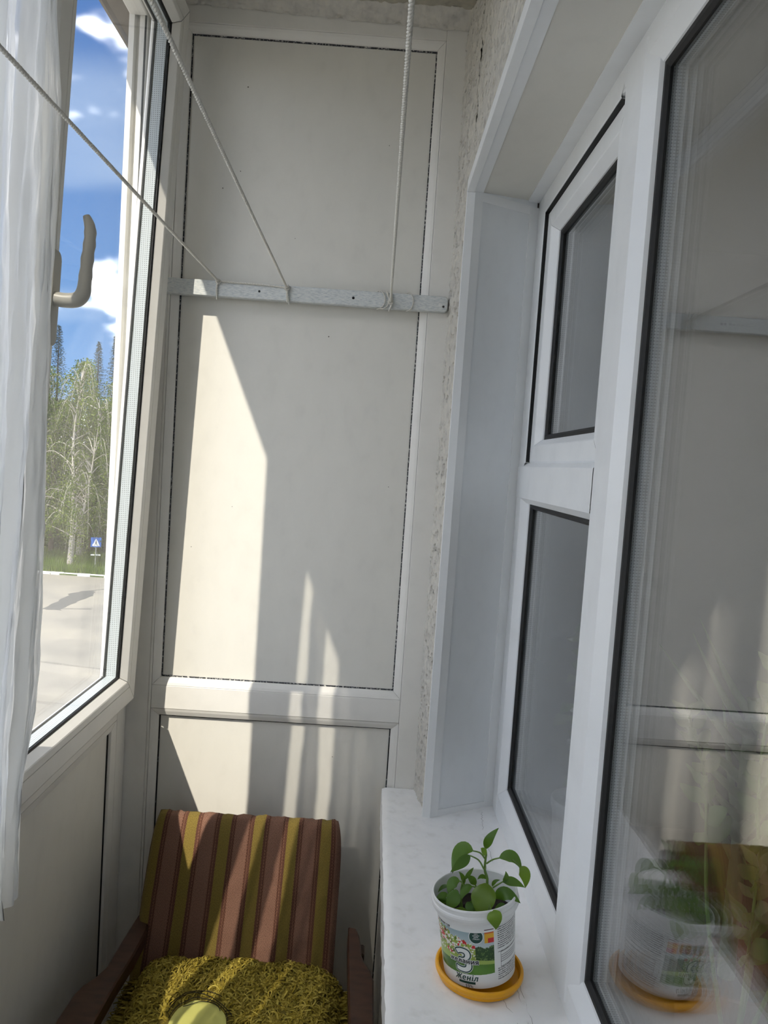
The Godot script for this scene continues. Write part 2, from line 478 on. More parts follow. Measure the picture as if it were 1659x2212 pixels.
func shell() -> void:
	var f := structure("floor", "pale sand coloured board floor of the narrow balcony", "floor")
	for i in 9:
		boxpart(f, "floor_board", M.floor_boards, V(-0.6 + i * 0.0845, -1.59, -0.05), V(-0.6 + i * 0.0845 + 0.0835, -1.56, 4.6), 0.002)
	boxpart(f, "slab", M.concrete, V(-0.66, -1.72, -0.1), V(0.2, -1.59, 4.7), 0.0)
	var c := structure("ceiling", "rough plastered concrete ceiling slab of the balcony", "ceiling")
	var s := nst()
	var n1 := noise(18.0, 5, 4)
	sheet(s, 130, 40, func(u, v): return V(0.16 - 0.78 * v, 1.003 + 0.005 * n1.get_noise_2d(u * 3.1, v * 0.78), 4.65 * u * u - 0.02))
	part(c, "plaster", s, M.ceiling_paint)
	boxpart(c, "slab", M.concrete, V(-0.64, 1.012, -0.1), V(0.5, 1.15, 4.7), 0.0)
	# plaster smeared along the joint between the ceiling and the end frame
	s = nst()
	var n2 := noise(30.0, 6, 4)
	sheet(s, 150, 12, func(u, v): return V(-0.50 + 0.645 * u, 1.004 - 0.034 * (1.0 - v) * (0.55 + 0.45 * u) - 0.004 * n2.get_noise_2d(u * 0.65, v * 0.05), 0.001 + 0.03 * v * v + 0.006 * maxf(0.0, n2.get_noise_2d(u * 0.65 + 5.0, v * 0.1)) + 0.003 * sin(v * PI)))
	part(c, "joint_plaster", s, M.concrete)
	var b := structure("wall_back", "plain white panelled end of the balcony", "wall")
	boxpart(b, "panel", M.painted_panel, V(-0.64, -1.6, 4.6), V(0.3, 1.02, 4.66), 0.0)
	# the wall of the flat: rough concrete about the window opening
	var w := structure("wall_right", "rough pitted grey concrete wall of the flat around the white window", "wall")
	var pit := noise(1.0, 9, 1, FastNoiseLite.TYPE_CELLULAR)
	pit.fractal_type = FastNoiseLite.FRACTAL_NONE
	pit.frequency = 62.0
	pit.cellular_return_type = FastNoiseLite.RETURN_DISTANCE
	var which: FastNoiseLite = pit.duplicate()
	which.cellular_return_type = FastNoiseLite.RETURN_CELL_VALUE
	var lump := noise(55.0, 11, 4)
	var broad := noise(9.0, 12, 3)
	# height of the plaster: lumps, trowel ridges and open pits
	var face := func(y, z):
		var warp: float = 0.003 * lump.get_noise_2d(y * 2.0, z * 2.0)
		var d: float = pit.get_noise_2d(y + warp, z - warp) + 1.0
		var v: float = which.get_noise_2d(y + warp, z - warp)
		var deep := step(0.34, 0.20, d) * step(0.20, 0.28, v) + 0.8 * step(0.5, 0.3, d) * step(0.78, 0.84, v)
		return 0.0028 * lump.get_noise_2d(y, z) + 0.003 * broad.get_noise_2d(y, z) + 0.011 * deep
	s = nst()
	sheet(s, 76, 950, func(u, v): return V(0.1375 + 0.0205 * u + face.call(v * 1.8, u * 0.15), -0.79 + 1.8 * v, -0.003 + 0.1345 * u))
	part(w, "plaster", s, M.concrete)
	s = nst()
	sheet(s, 420, 170, func(u, v): return V(0.1575 + face.call(3.0 + v * 0.43, 0.15 + 2.9 * u * (0.2 + 0.8 * u)), 0.5805 + 0.43 * v, 0.137 + 2.9 * u * (0.2 + 0.8 * u)))
	part(w, "lintel_plaster", s, M.concrete)
	boxpart(w, "masonry", M.concrete, V(0.165, -1.6, -0.1), V(0.33, 1.02, 0.05), 0.0)
	boxpart(w, "masonry", M.concrete, V(0.165, 0.60, 0.05), V(0.40, 1.02, 4.65), 0.0)
	boxpart(w, "masonry", M.concrete, V(0.152, -1.6, 0.0), V(0.40, -0.805, 4.65), 0.0)
	boxpart(w, "masonry", M.concrete, V(0.152, -0.81, 2.16), V(0.40, 0.60, 4.65), 0.0)
	# window ledge
	var l := structure("window_sill", "white painted lumpy concrete window ledge under the flat's window", "window sill")
	s = nst()
	var n3 := noise(16.0, 15, 4)
	var nick := noise(30.0, 16, 3)
	sheet(s, 300, 30, func(u, v): return V(0.062 + 0.26 * v + 0.0018 * nick.get_noise_2d(u * 2.0, 3.0) * step(0.12, 0.0, v), -0.759 + 0.0016 * n3.get_noise_2d(u * 2.2, v * 0.26) - 0.004 * step(0.035, 0.0, v) + 0.010 * step(0.86, 1.0, v) * step(0.05, 0.09, u), 0.001 + 2.2 * u))
	part(l, "top", s, M.ledge_paint)
	s = nst()
	sheet(s, 300, 4, func(u, v): return V(0.062 + 0.0018 * nick.get_noise_2d(u * 2.0, 3.0), -0.7628 - 0.062 * v, 0.001 + 2.2 * u))
	part(l, "front", s, M.ledge_paint)
	boxpart(l, "core", M.ledge_paint, V(0.066, -0.822, 0.003), V(0.33, -0.7655, 2.2), 0.0)

# hair cracks in the paint of the ledge and small chips in the paint of the end panels
func wear() -> void:
	var l := get_node("window_sill")
	var n := noise(40.0, 131, 3)
	for q in [[Vector2(0.262, 0.30), Vector2(0.268, 0.45), Vector2(0.262, 0.62), Vector2(0.270, 0.80)], [Vector2(0.245, 0.52), Vector2(0.258, 0.66), Vector2(0.262, 0.78)], [Vector2(0.285, 0.10), Vector2(0.275, 0.20), Vector2(0.279, 0.33)], [Vector2(0.232, 0.68), Vector2(0.250, 0.74), Vector2(0.268, 0.83)]]:
		var s := nst()
		var pts := []
		var rad := []
		for i in 41:
			var t: float = i / 40.0 * (q.size() - 1)
			var k := mini(int(t), q.size() - 2)
			var c: Vector2 = q[k].lerp(q[k + 1], t - k)
			pts.append(V(c.x + 0.004 * n.get_noise_2d(c.y * 3.0, c.x), -0.7586, c.y))
			rad.append(0.00016 + 0.0002 * maxf(0.0, n.get_noise_2d(c.y * 6.0, 5.0)))
		tube(s, pts, rad, 4, false)
		part(l, "hair_crack", s, M.paint_chip)
	var w := get_node("wall_end")
	for q in [[-0.345, 0.825, 0.0016], [-0.352, 0.64, 0.0012], [-0.39, 0.60, 0.0014], [-0.13, 0.285, 0.0015], [-0.02, 0.72, 0.0010], [-0.33, -0.12, 0.0009], [-0.06, -0.70, 0.0011], [-0.42, -0.22, 0.0010], [-0.22, 0.50, 0.0009], [0.03, -0.05, 0.0010]]:
		var s := nst()
		lathe(s, [Vector2(0.0, 0.0003), Vector2(q[2], 0.0002), Vector2(q[2], -0.0002)], 7)
		var c := part(w, "paint_chip", s, M.paint_chip)
		c.rotation.x = PI / 2.0
		c.position = V(q[0], q[1], -0.016)

# white plastic lining of the window opening
func reveal() -> void:
	var t := structure("trim_1", "splayed white plastic lining panel beside the flat's window", "window trim")
	var a := V(0.166, 0, 0.136)          # outer corner, inner end
	var b := V(0.316, 0, 0.060)
	var U := (b - a).normalized()
	var N := Vector3(-U.z, 0, U.x)
	if N.z < 0.0:
		N = -N
	var len := (b - a).length()
	var lo := -0.7615
	var hi := 0.578
	var plank := func(called, u0, u1, y0, y1, n0, n1, m):
		var s := nst()
		var p := []
		for q in [[u0, n0], [u1, n0], [u1, n1], [u0, n1]]:
			p.append(a + U * q[0] + N * q[1])
		var lo3 := Vector3(0, y0, 0)
		var hi3 := Vector3(0, y1, 0)
		for i in 4:
			var j := (i + 1) % 4
			var mid: Vector3 = (p[i] + p[j]) / 2.0 - (p[0] + p[2]) / 2.0
			quad(s, p[i] + lo3, p[j] + lo3, p[j] + hi3, p[i] + hi3, mid)
		quad(s, p[0] + hi3, p[1] + hi3, p[2] + hi3, p[3] + hi3, Y3)
		quad(s, p[0] + lo3, p[1] + lo3, p[2] + lo3, p[3] + lo3, -Y3)
		part(t, called, s, m)
	plank.call("panel", 0.018, len - 0.006, lo, hi + 0.016, -0.008, 0.0, M.reveal_panel)
	plank.call("corner_strip", -0.001, 0.0185, lo - 0.002, hi, -0.004, 0.0025, M.pvc)
	plank.call("edge_strip", len - 0.026, len, lo + 0.012, hi, 0.0, 0.0022, M.pvc)
	plank.call("bottom_strip", 0.0190, len - 0.001, lo, lo + 0.016, 0.0, 0.0024, M.pvc)
	plank.call("top_strip", 0.0190, len - 0.026, hi - 0.018, hi, 0.0, 0.0016, M.pvc)
	# the side of the corner strip that lies on the concrete
	boxpart(t, "corner_flange", M.pvc, V(0.1490, lo - 0.002, 0.131), V(0.1665, hi + 0.004, 0.1395), 0.0005)
	var h := structure("trim_2", "white plastic lining of the head of the flat's window opening", "window trim")
	var slope := (0.592 - 0.578) / 0.15
	var board := func(called, x0, x1, d0, d1, z0, m):
		var s := nst()
		var y0: float = 0.578 + (x0 - 0.166) * slope
		var y1: float = 0.578 + (x1 - 0.166) * slope
		var c := [V(x0, y0 + d0, z0), V(x1, y1 + d0, z0 - (x1 - x0) * 0.507), V(x1, y1 + d0, 2.16), V(x0, y0 + d0, 2.16)]
		var e := [V(x0, y0 + d1, z0), V(x1, y1 + d1, z0 - (x1 - x0) * 0.507), V(x1, y1 + d1, 2.16), V(x0, y0 + d1, 2.16)]
		quad(s, c[0], c[1], c[2], c[3], -Y3)
		quad(s, e[0], e[1], e[2], e[3], Y3)
		quad(s, c[0], c[3], e[3], e[0], -X3)
		quad(s, c[1], c[2], e[2], e[1], X3)
		quad(s, c[0], c[1], e[1], e[0], -Z3)
		quad(s, c[3], c[2], e[2], e[3], Z3)
		part(h, called, s, m)
	board.call("panel", 0.183, 0.316, 0.0, 0.008, 0.127, M.painted_panel)
	board.call("corner_strip", 0.163, 0.1835, -0.002, 0.004, 0.137, M.pvc)
	board.call("edge_strip", 0.288, 0.316, -0.002, 0.0, 0.074, M.pvc)
	boxpart(h, "corner_flange", M.pvc, V(0.1485, 0.574, 0.1395), V(0.1645, 0.597, 2.16), 0.0005)
	# far jamb of the opening, behind the camera
	var j := structure("trim_3", "white plastic lining at the far end of the flat's window", "window trim")
	boxpart(j, "panel", M.reveal_panel, V(0.16, -0.7615, 2.155), V(0.33, 0.59, 2.165), 0.0)

# ---------------------------------------------------------------- windows
# double glazing in the plane across N: r = [u0, v0, u1, v1] clear glass; the near pane's face lies at height n along N
func glazing(w: Node3D, o: Vector3, U: Vector3, N: Vector3, r: Array, n: float, gap: float, glass: Material, triple := false) -> void:
	for d in ([0.0, gap / 2.0, gap] if triple else [0.0, gap]):
		var s := nst()
		bx(s, o + U * (r[0] - 0.014) + Y3 * (r[1] - 0.014) + N * (n - d), o + U * (r[2] + 0.014) + Y3 * (r[3] + 0.014) + N * (n - d - 0.004), 0.0)
		part(w, "pane", s, glass)
	ring(w, "spacer", M.spacer, o, U, Y3, N, r, [Vector2(-0.002, n - gap + 0.0005), Vector2(-0.002, n - 0.0045), Vector2(0.008, n - 0.0045)], 0.0)
	ring(w, "edge_sealant", M.rubber, o, U, Y3, N, r, [Vector2(0.0082, n - gap + 0.0005), Vector2(0.0082, n - 0.0045)], 0.0)

func outer_windows() -> void:
	var m: Material = M.old_pvc
	# lower part of the outer side: panels in frames
	var w := structure("wall_left", "white framed panels of the balcony parapet under the outer windows", "wall")
	var o := V(-0.548, 0, 0)
	boxpart(w, "frame_stile", m, V(-0.588, -1.56, 0.0005), V(-0.548, -0.548, 0.060), 0.0015)
	boxpart(w, "frame_rail", m, V(-0.588, -0.615, 0.0605), V(-0.548, -0.5485, 4.6), 0.0015)
	boxpart(w, "frame_rail", m, V(-0.588, -1.56, 0.0605), V(-0.548, -1.49, 4.6), 0.0015)
	boxpart(w, "frame_stile", m, V(-0.588, -1.49, 1.50), V(-0.548, -0.615, 1.57), 0.0015)
	infill(w, o, Z3, X3, [0.080, -1.47, 1.48, -0.635], M.painted_panel, M.rubber, m, 0.014, 0.02)
	infill(w, o, Z3, X3, [1.59, -1.47, 4.56, -0.635], M.painted_panel, M.rubber, m, 0.014, 0.02)
	boxpart(w, "outer_sheet", m, V(-0.61, -1.56, -0.05), V(-0.588, -0.56, 4.6), 0.0)
	boxpart(w, "head_frame", m, V(-0.588, 0.948, -0.06), V(-0.548, 1.02, 4.6), 0.0015)
	# tilted sash in its frame
	var f := structure("window_1", "white balcony window with its sash tilted inwards, grey handle turned up", "window")
	var jst := nst()
	prism(jst, [Vector2(-0.586, 0.0), Vector2(-0.5475, 0.0), Vector2(-0.5475, 0.066), Vector2(-0.565, 0.066), Vector2(-0.566, 0.054), Vector2(-0.5735, 0.054), Vector2(-0.5745, 0.072), Vector2(-0.586, 0.072)], V(0, -0.548, 0), X3, Z3, Y3, 0.0, 1.496, 0.0)
	part(f, "frame_jamb", jst, m)
	boxpart(f, "frame_jamb", m, V(-0.586, -0.548, 0.642), V(-0.5475, 0.948, 0.712), 0.002)
	boxpart(f, "frame_head", m, V(-0.586, 0.915, 0.068), V(-0.5475, 0.948, 0.642), 0.002)
	boxpart(f, "frame_foot", m, V(-0.586, -0.5478, 0.068), V(-0.5475, -0.530, 0.642), 0.002)
	boxpart(f, "rebate_seal", M.rubber, V(-0.553, -0.53, 0.068), V(-0.549, 0.915, 0.0715), 0.001)
	var s := node(f, "sash", V(-0.5465, -0.5555, 0.0))
	s.rotation.z = -0.034
	var so := Vector3(0, 0, 0)
	var r := [0.117, 0.055, 0.583, 1.435]       # clear glass in z and height above the sash's foot
	var prof := [Vector2(-0.001, 0.0155), Vector2(0.0095, 0.0305), Vector2(0.0115, 0.0318), Vector2(0.0235, 0.0325), Vector2(0.0240, 0.0300), Vector2(0.0250, 0.0300), Vector2(0.0255, 0.0325), Vector2(0.060, 0.0325), Vector2(0.0655, 0.029), Vector2(0.0665, 0.014), Vector2(0.0665, 0.003), Vector2(0.048, 0.003), Vector2(0.046, -0.03), Vector2(0.010, -0.03), Vector2(0.0, -0.024), Vector2(0.0, -0.020)]
	for k in 4:
		var st := nst()
		side(st, so, Z3, Y3, X3, r, prof, k, 0.0009)
		part(s, ["bottom_rail", "stile", "top_rail", "stile"][k], st, m)
	ring(s, "gasket", M.rubber, so, Z3, Y3, X3, r, [Vector2(-0.004, 0.0125), Vector2(-0.004, 0.0145), Vector2(-0.001, 0.0165), Vector2(0.002, 0.0165)], 0.0)
	ring(s, "gasket", M.rubber, so, Z3, Y3, X3, r, [Vector2(0.001, -0.021), Vector2(-0.002, -0.0195), Vector2(-0.002, -0.017), Vector2(0.002, -0.016)], 0.0)
	glazing(s, so, Z3, X3, r, 0.0125, 0.026, M.dusty_glass)
	handle(s, Vector3(0.0325, 0.765, 0.616))
	# hinge cover at the foot of the sash
	var hs := nst()
	bx(hs, Vector3(0.006, 0.002, 0.038), Vector3(0.022, 0.05, 0.050), 0.003)
	bx(hs, Vector3(0.008, 0.055, 0.040), Vector3(0.020, 0.066, 0.0505), 0.003)
	part(s, "hinge_cover", hs, M.white_plastic)
	# fixed lights farther along, behind the curtains
	for a in [["window_2", 0.712, 1.53, "fixed balcony window pane behind the sheer curtains beside the tilted sash"], ["window_3", 1.60, 4.5, "long fixed balcony window pane at the uncurtained end"]]:
		var g := structure(a[0], a[3], "window")
		var q := [a[1] + 0.045, -0.49, a[2] - 0.045, 0.89]
		boxpart(g, "mullion", m, V(-0.586, -0.548, a[2]), V(-0.5475, 0.948, a[2] + 0.07), 0.002)
		ring(g, "bead", m, V(-0.548, 0, 0), Z3, Y3, X3, q, [Vector2(0.0, -0.018), Vector2(0.002, -0.012), Vector2(0.014, -0.002), Vector2(0.02, 0.0), Vector2(0.062, 0.0), Vector2(0.062, -0.038), Vector2(0.004, -0.038), Vector2(0.0, -0.034)], 0.0004)
		glazing(g, V(-0.548, 0, 0), Z3, X3, q, -0.018, 0.016, M.clear_glass)
	# metal visor over the windows outside
	var v := structure("trim_4", "grey brown metal visor over the balcony windows outside", "visor")
	var vs := nst()
	var e0 := [V(-0.586, 0.985, -0.11), V(-0.648, 0.952, -0.11), V(-0.652, 0.938, -0.11), V(-0.646, 0.938, -0.11), V(-0.642, 0.948, -0.11), V(-0.586, 0.975, -0.11)]
	for i in 6:
		var p: Vector3 = e0[i]
		var q2: Vector3 = e0[(i + 1) % 6]
		quad(vs, p, q2, q2 + Z3 * 4.7, p + Z3 * 4.7, (p + q2) / 2.0 - V(-0.61, 0.965, -0.11))
	for z in [-0.11, 4.59]:
		var off = Z3 * (z + 0.11)
		for i in range(1, 5):
			tri(vs, e0[0] + off, e0[i] + off, e0[i + 1] + off, Z3 if z > 0.0 else -Z3)
	part(v, "sheet", vs, M.visor_metal)

func handle(s: Node3D, at: Vector3) -> void:

	var p := nst()
	var outline := []
	for i in 33:
		var a := TAU * i / 32.0
		outline.append(Vector2(cos(a) * 0.0145, sin(a) * 0.0145 + (0.055 if sin(a) > 0.001 else -0.055 if sin(a) < -0.001 else 0.0)))
	var loops := []
	for e in [[1.0, 0.0], [1.0, 0.005], [0.86, 0.0085], [0.0, 0.0095]]:
		var row := []
		for q in outline:
			row.append(Vector3(e[1], q.y * (1.0 if e[0] > 0.5 else 0.0) + (0.0 if e[0] == 1.0 else (-signf(q.y) * 0.002 if e[0] > 0.5 else 0.0)), q.x * e[0]))
		loops.append(row)
	for k in 3:
		for i in 32:
			quad(p, loops[k][i], loops[k][i + 1], loops[k + 1][i + 1], loops[k + 1][i], Vector3(0.02, outline[i].y, outline[i].x) if k == 0 else Vector3(1, outline[i].y, outline[i].x))
	var plate := part(s, "handle_plate", p, M.handle_grey)
	plate.position = at
	p = nst()
	var path := [Vector3(0.006, 0, 0), Vector3(0.024, -0.001, 0), Vector3(0.040, 0.002, 0), Vector3(0.0475, 0.012, 0), Vector3(0.0490, 0.030, 0), Vector3(0.0500, 0.060, 0), Vector3(0.0515, 0.085, 0), Vector3(0.0505, 0.105, 0), Vector3(0.0440, 0.121, 0)]
	var rad := [0.0105, 0.0105, 0.0108, 0.0105, 0.0092, 0.0088, 0.0085, 0.0082, 0.005]
	var pts := curve(path, 40)
	var rr := []
	for i in 41:
		var t := i / 40.0 * 8.0
		var k := mini(int(t), 7)
		var v := lerpf(rad[k], rad[k + 1], t - k)
		if i > 20 and i < 36:
			v += 0.0006 * sin((i - 20) * 1.55)
		rr.append(v)
	tube(p, pts, rr, 14)
	var o := part(s, "handle", p, M.handle_grey)
	o.position = at

func flat_window() -> void:
	var w := structure("window_4", "white plastic window of the flat with small vent above and large fixed pane", "window")
	var m: Material = M.pvc
	var o := V(0.315, 0, 0)
	var N := -X3                                  # outwards, to the balcony
	# frame: jamb, head, foot, mullion, transom; faces at x = 0.315
	boxpart(w, "frame_jamb", m, V(0.315, -0.7605, 0.058), V(0.375, 0.592, 0.1115), 0.002)
	boxpart(w, "frame_jamb", m, V(0.315, -0.7605, 2.10), V(0.375, 0.592, 2.16), 0.002)
	boxpart(w, "frame_head", m, V(0.3155, 0.553, 0.112), V(0.375, 0.592, 2.10), 0.002)
	boxpart(w, "frame_foot", m, V(0.3155, -0.7605, 0.112), V(0.375, -0.709, 2.10), 0.002)
	# mullion with sloping flanks
	var s := nst()
	var sec := [Vector2(0.637, 0.0), Vector2(0.709, 0.0), Vector2(0.7345, -0.012), Vector2(0.7365, -0.021), Vector2(0.7365, -0.06), Vector2(0.6095, -0.06), Vector2(0.6095, -0.021), Vector2(0.6115, -0.012)]
	var mull := func(y0, y1):
		for i in 8:
			var a: Vector2 = sec[i]
			var b: Vector2 = sec[(i + 1) % 8]
			var pa := V(0.3135 - a.y, 0, a.x)
			var pb := V(0.3135 - b.y, 0, b.x)
			quad(s, pa + Y3 * y0, pb + Y3 * y0, pb + Y3 * y1, pa + Y3 * y1, (pa + pb) / 2.0 - V(0.34, 0, 0.673))
	mull.call(-0.738, 0.578)
	part(w, "mullion", s, m)
	# transom between the vent and the lower pane
	s = nst()
	var ts := [Vector2(0.016, 0.0), Vector2(-0.050, 0.0), Vector2(-0.061, -0.012), Vector2(-0.063, -0.021), Vector2(-0.063, -0.06), Vector2(0.026, -0.06), Vector2(0.026, -0.021), Vector2(0.0245, -0.008)]
	for i in 8:
		var a: Vector2 = ts[i]
		var b: Vector2 = ts[(i + 1) % 8]
		var pa := V(0.3130 - a.y, a.x, 0.0)
		var pb := V(0.3130 - b.y, b.x, 0.0)
		quad(s, pa + Z3 * 0.064, pb + Z3 * 0.064, pb + Z3 * 0.635, pa + Z3 * 0.635, (pa + pb) / 2.0 - V(0.34, -0.015, 0))
	quad(s, V(0.313, 0.016, 0.064), V(0.313, -0.05, 0.064), V(0.325, -0.063, 0.064), V(0.325, 0.026, 0.064), -Z3)
	part(w, "transom", s, m)
	# fixed lights: sloping inner edge of the frame, seal, glass
	var slope := [Vector2(0.0, -0.021), Vector2(0.002, -0.014), Vector2(0.021, -0.001)]
	var low := [0.134, -0.688, 0.6115, -0.063]
	var big := [0.7365, -0.688, 2.08, 0.533]
	for q in [low, big]:
		ring(w, "frame_edge", m, o, Z3, Y3, N, q, slope, 0.0003, [0, 3] if q == low else [0, 1, 2])
		ring(w, "gasket", M.rubber, o, Z3, Y3, N, q, [Vector2(-0.0095, -0.0245), Vector2(-0.0095, -0.0205), Vector2(-0.005, -0.0165), Vector2(0.003, -0.0165)], 0.0)
		glazing(w, o, Z3, N, q, -0.024, 0.02, M.glass, true)
		ring(w, "room_bead", m, o, Z3, Y3, N, q, [Vector2(-0.002, -0.049), Vector2(0.02, -0.065), Vector2(0.02, -0.047), Vector2(-0.002, -0.047)], 0.0)
	# the vent: a sash of its own with a shadow gap about it
	var v := node(w, "vent_sash")
	var vo := V(0.3245, 0, 0)
	var vr := [0.176, 0.075, 0.574, 0.497]
	var vp := [Vector2(0.0, -0.021), Vector2(0.0015, -0.014), Vector2(0.014, 0.0), Vector2(0.016, 0.001), Vector2(0.047, 0.001), Vector2(0.051, -0.002), Vector2(0.052, -0.012), Vector2(0.052, -0.05)]
	for k in 4:
		var st := nst()
		side(st, vo, Z3, Y3, N, vr, vp, k, 0.0004)
		part(v, ["bottom_rail", "stile", "top_rail", "stile"][k], st, m)
	ring(v, "gasket", M.rubber, vo, Z3, Y3, N, vr, [Vector2(-0.0095, -0.0245), Vector2(-0.0095, -0.0205), Vector2(-0.005, -0.0165), Vector2(0.003, -0.0165)], 0.0)
	glazing(v, vo, Z3, N, vr, -0.024, 0.02, M.glass, true)
	ring(w, "rebate_seal", M.rubber, o, Z3, Y3, N, [0.1235, 0.0255, 0.6095, 0.5495], [Vector2(-0.0012, -0.012), Vector2(-0.0012, -0.0022), Vector2(0.0015, -0.0018)], 0.0, [2, 3])
	ring(w, "frame_edge", m, o, Z3, Y3, N, [0.1235, 0.0255, 0.6095, 0.5495], [Vector2(0.0, -0.03), Vector2(0.0, -0.0012), Vector2(0.0014, 0.0), Vector2(0.014, 0.0)], 0.0, [2, 3])
	# the room behind
	var r := structure("wall_room", "dim walls of the room behind the flat's window", "wall")
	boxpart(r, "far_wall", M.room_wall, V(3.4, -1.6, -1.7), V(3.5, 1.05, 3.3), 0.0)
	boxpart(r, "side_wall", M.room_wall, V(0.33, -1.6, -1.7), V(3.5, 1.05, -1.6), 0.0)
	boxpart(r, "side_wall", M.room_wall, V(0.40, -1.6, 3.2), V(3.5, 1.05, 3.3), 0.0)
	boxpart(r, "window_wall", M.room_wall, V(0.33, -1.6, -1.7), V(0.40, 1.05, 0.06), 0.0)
	var rf := structure("floor_room", "brown floor of the dim room behind the window", "floor")
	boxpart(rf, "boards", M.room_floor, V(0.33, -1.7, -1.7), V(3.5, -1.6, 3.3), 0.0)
	var rc := structure("ceiling_room", "ceiling of the dim room behind the window", "ceiling")
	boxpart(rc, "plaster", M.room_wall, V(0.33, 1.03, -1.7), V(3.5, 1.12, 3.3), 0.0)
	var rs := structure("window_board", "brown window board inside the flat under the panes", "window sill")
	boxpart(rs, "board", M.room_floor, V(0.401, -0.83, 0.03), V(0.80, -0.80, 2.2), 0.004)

# ---------------------------------------------------------------- things on the balcony
# an outline in U, W pushed along N from h0 to h1 with a small chamfer at h1
func prism(s: SurfaceTool, poly: Array, o: Vector3, U: Vector3, W: Vector3, N: Vector3, h0: float, h1: float, bev := 0.001) -> void:
	var p2 := PackedVector2Array(poly)
	var inner := PackedVector2Array()
	var mid := Vector2.ZERO
	for q in p2:
		mid += q / p2.size()
	var ccw := not Geometry2D.is_polygon_clockwise(p2)
	for i in p2.size():
		var a := (p2[i] - p2[i - 1]).normalized()
		var b := (p2[(i + 1) % p2.size()] - p2[i]).normalized()
		var t := (a + b).normalized()
		var n := Vector2(t.y, -t.x) if ccw else Vector2(-t.y, t.x)
		inner.append(p2[i] - n * bev)
	var at := func(q: Vector2, h: float): return o + U * q.x + W * q.y + N * h
	var idx := Geometry2D.triangulate_polygon(inner)
	for i in range(0, idx.size(), 3):
		tri(s, at.call(inner[idx[i]], h1), at.call(inner[idx[i + 1]], h1), at.call(inner[idx[i + 2]], h1), N * signf(h1 - h0))
	idx = Geometry2D.triangulate_polygon(p2)
	for i in range(0, idx.size(), 3):
		tri(s, at.call(p2[idx[i]], h0), at.call(p2[idx[i + 1]], h0), at.call(p2[idx[i + 2]], h0), N * signf(h0 - h1))
	var hb := h1 - bev * signf(h1 - h0)
	for i in p2.size():
		var j := (i + 1) % p2.size()
		var e := p2[j] - p2[i]
		var n2 := Vector2(e.y, -e.x) if ccw else Vector2(-e.y, e.x)
		var n3 := (U * n2.x + W * n2.y).normalized()
		quad(s, at.call(p2[i], h0), at.call(p2[j], h0), at.call(p2[j], hb), at.call(p2[i], hb), n3)
		quad(s, at.call(p2[i], hb), at.call(p2[j], hb), at.call(inner[j], h1), at.call(inner[i], h1), n3 + N * signf(h1 - h0))

# two strands twisted about a path
func cord(s: SurfaceTool, path: Array, r := 0.0021, turn := 260.0) -> void:
	for k in 3:
		var pts := []
		var rad := []
		var run := 0.0
		var prev := Vector3.ZERO
		for i in path.size():
			var t: Vector3 = (path[mini(i + 1, path.size() - 1)] - path[maxi(i - 1, 0)]).normalized()
			var a := prev - t * prev.dot(t)
			if a.length() < 0.01:
				a = t.cross(Vector3(0.3, 1, 0.2))
			a = a.normalized()
			prev = a
			if i > 0:
				run += (path[i] - path[i - 1]).length()
			var f := run * turn + TAU * k / 3.0
			pts.append(path[i] + (a * cos(f) + t.cross(a) * sin(f)) * r * 0.52)
			rad.append(r * 0.62)
		tube(s, pts, rad, 5)

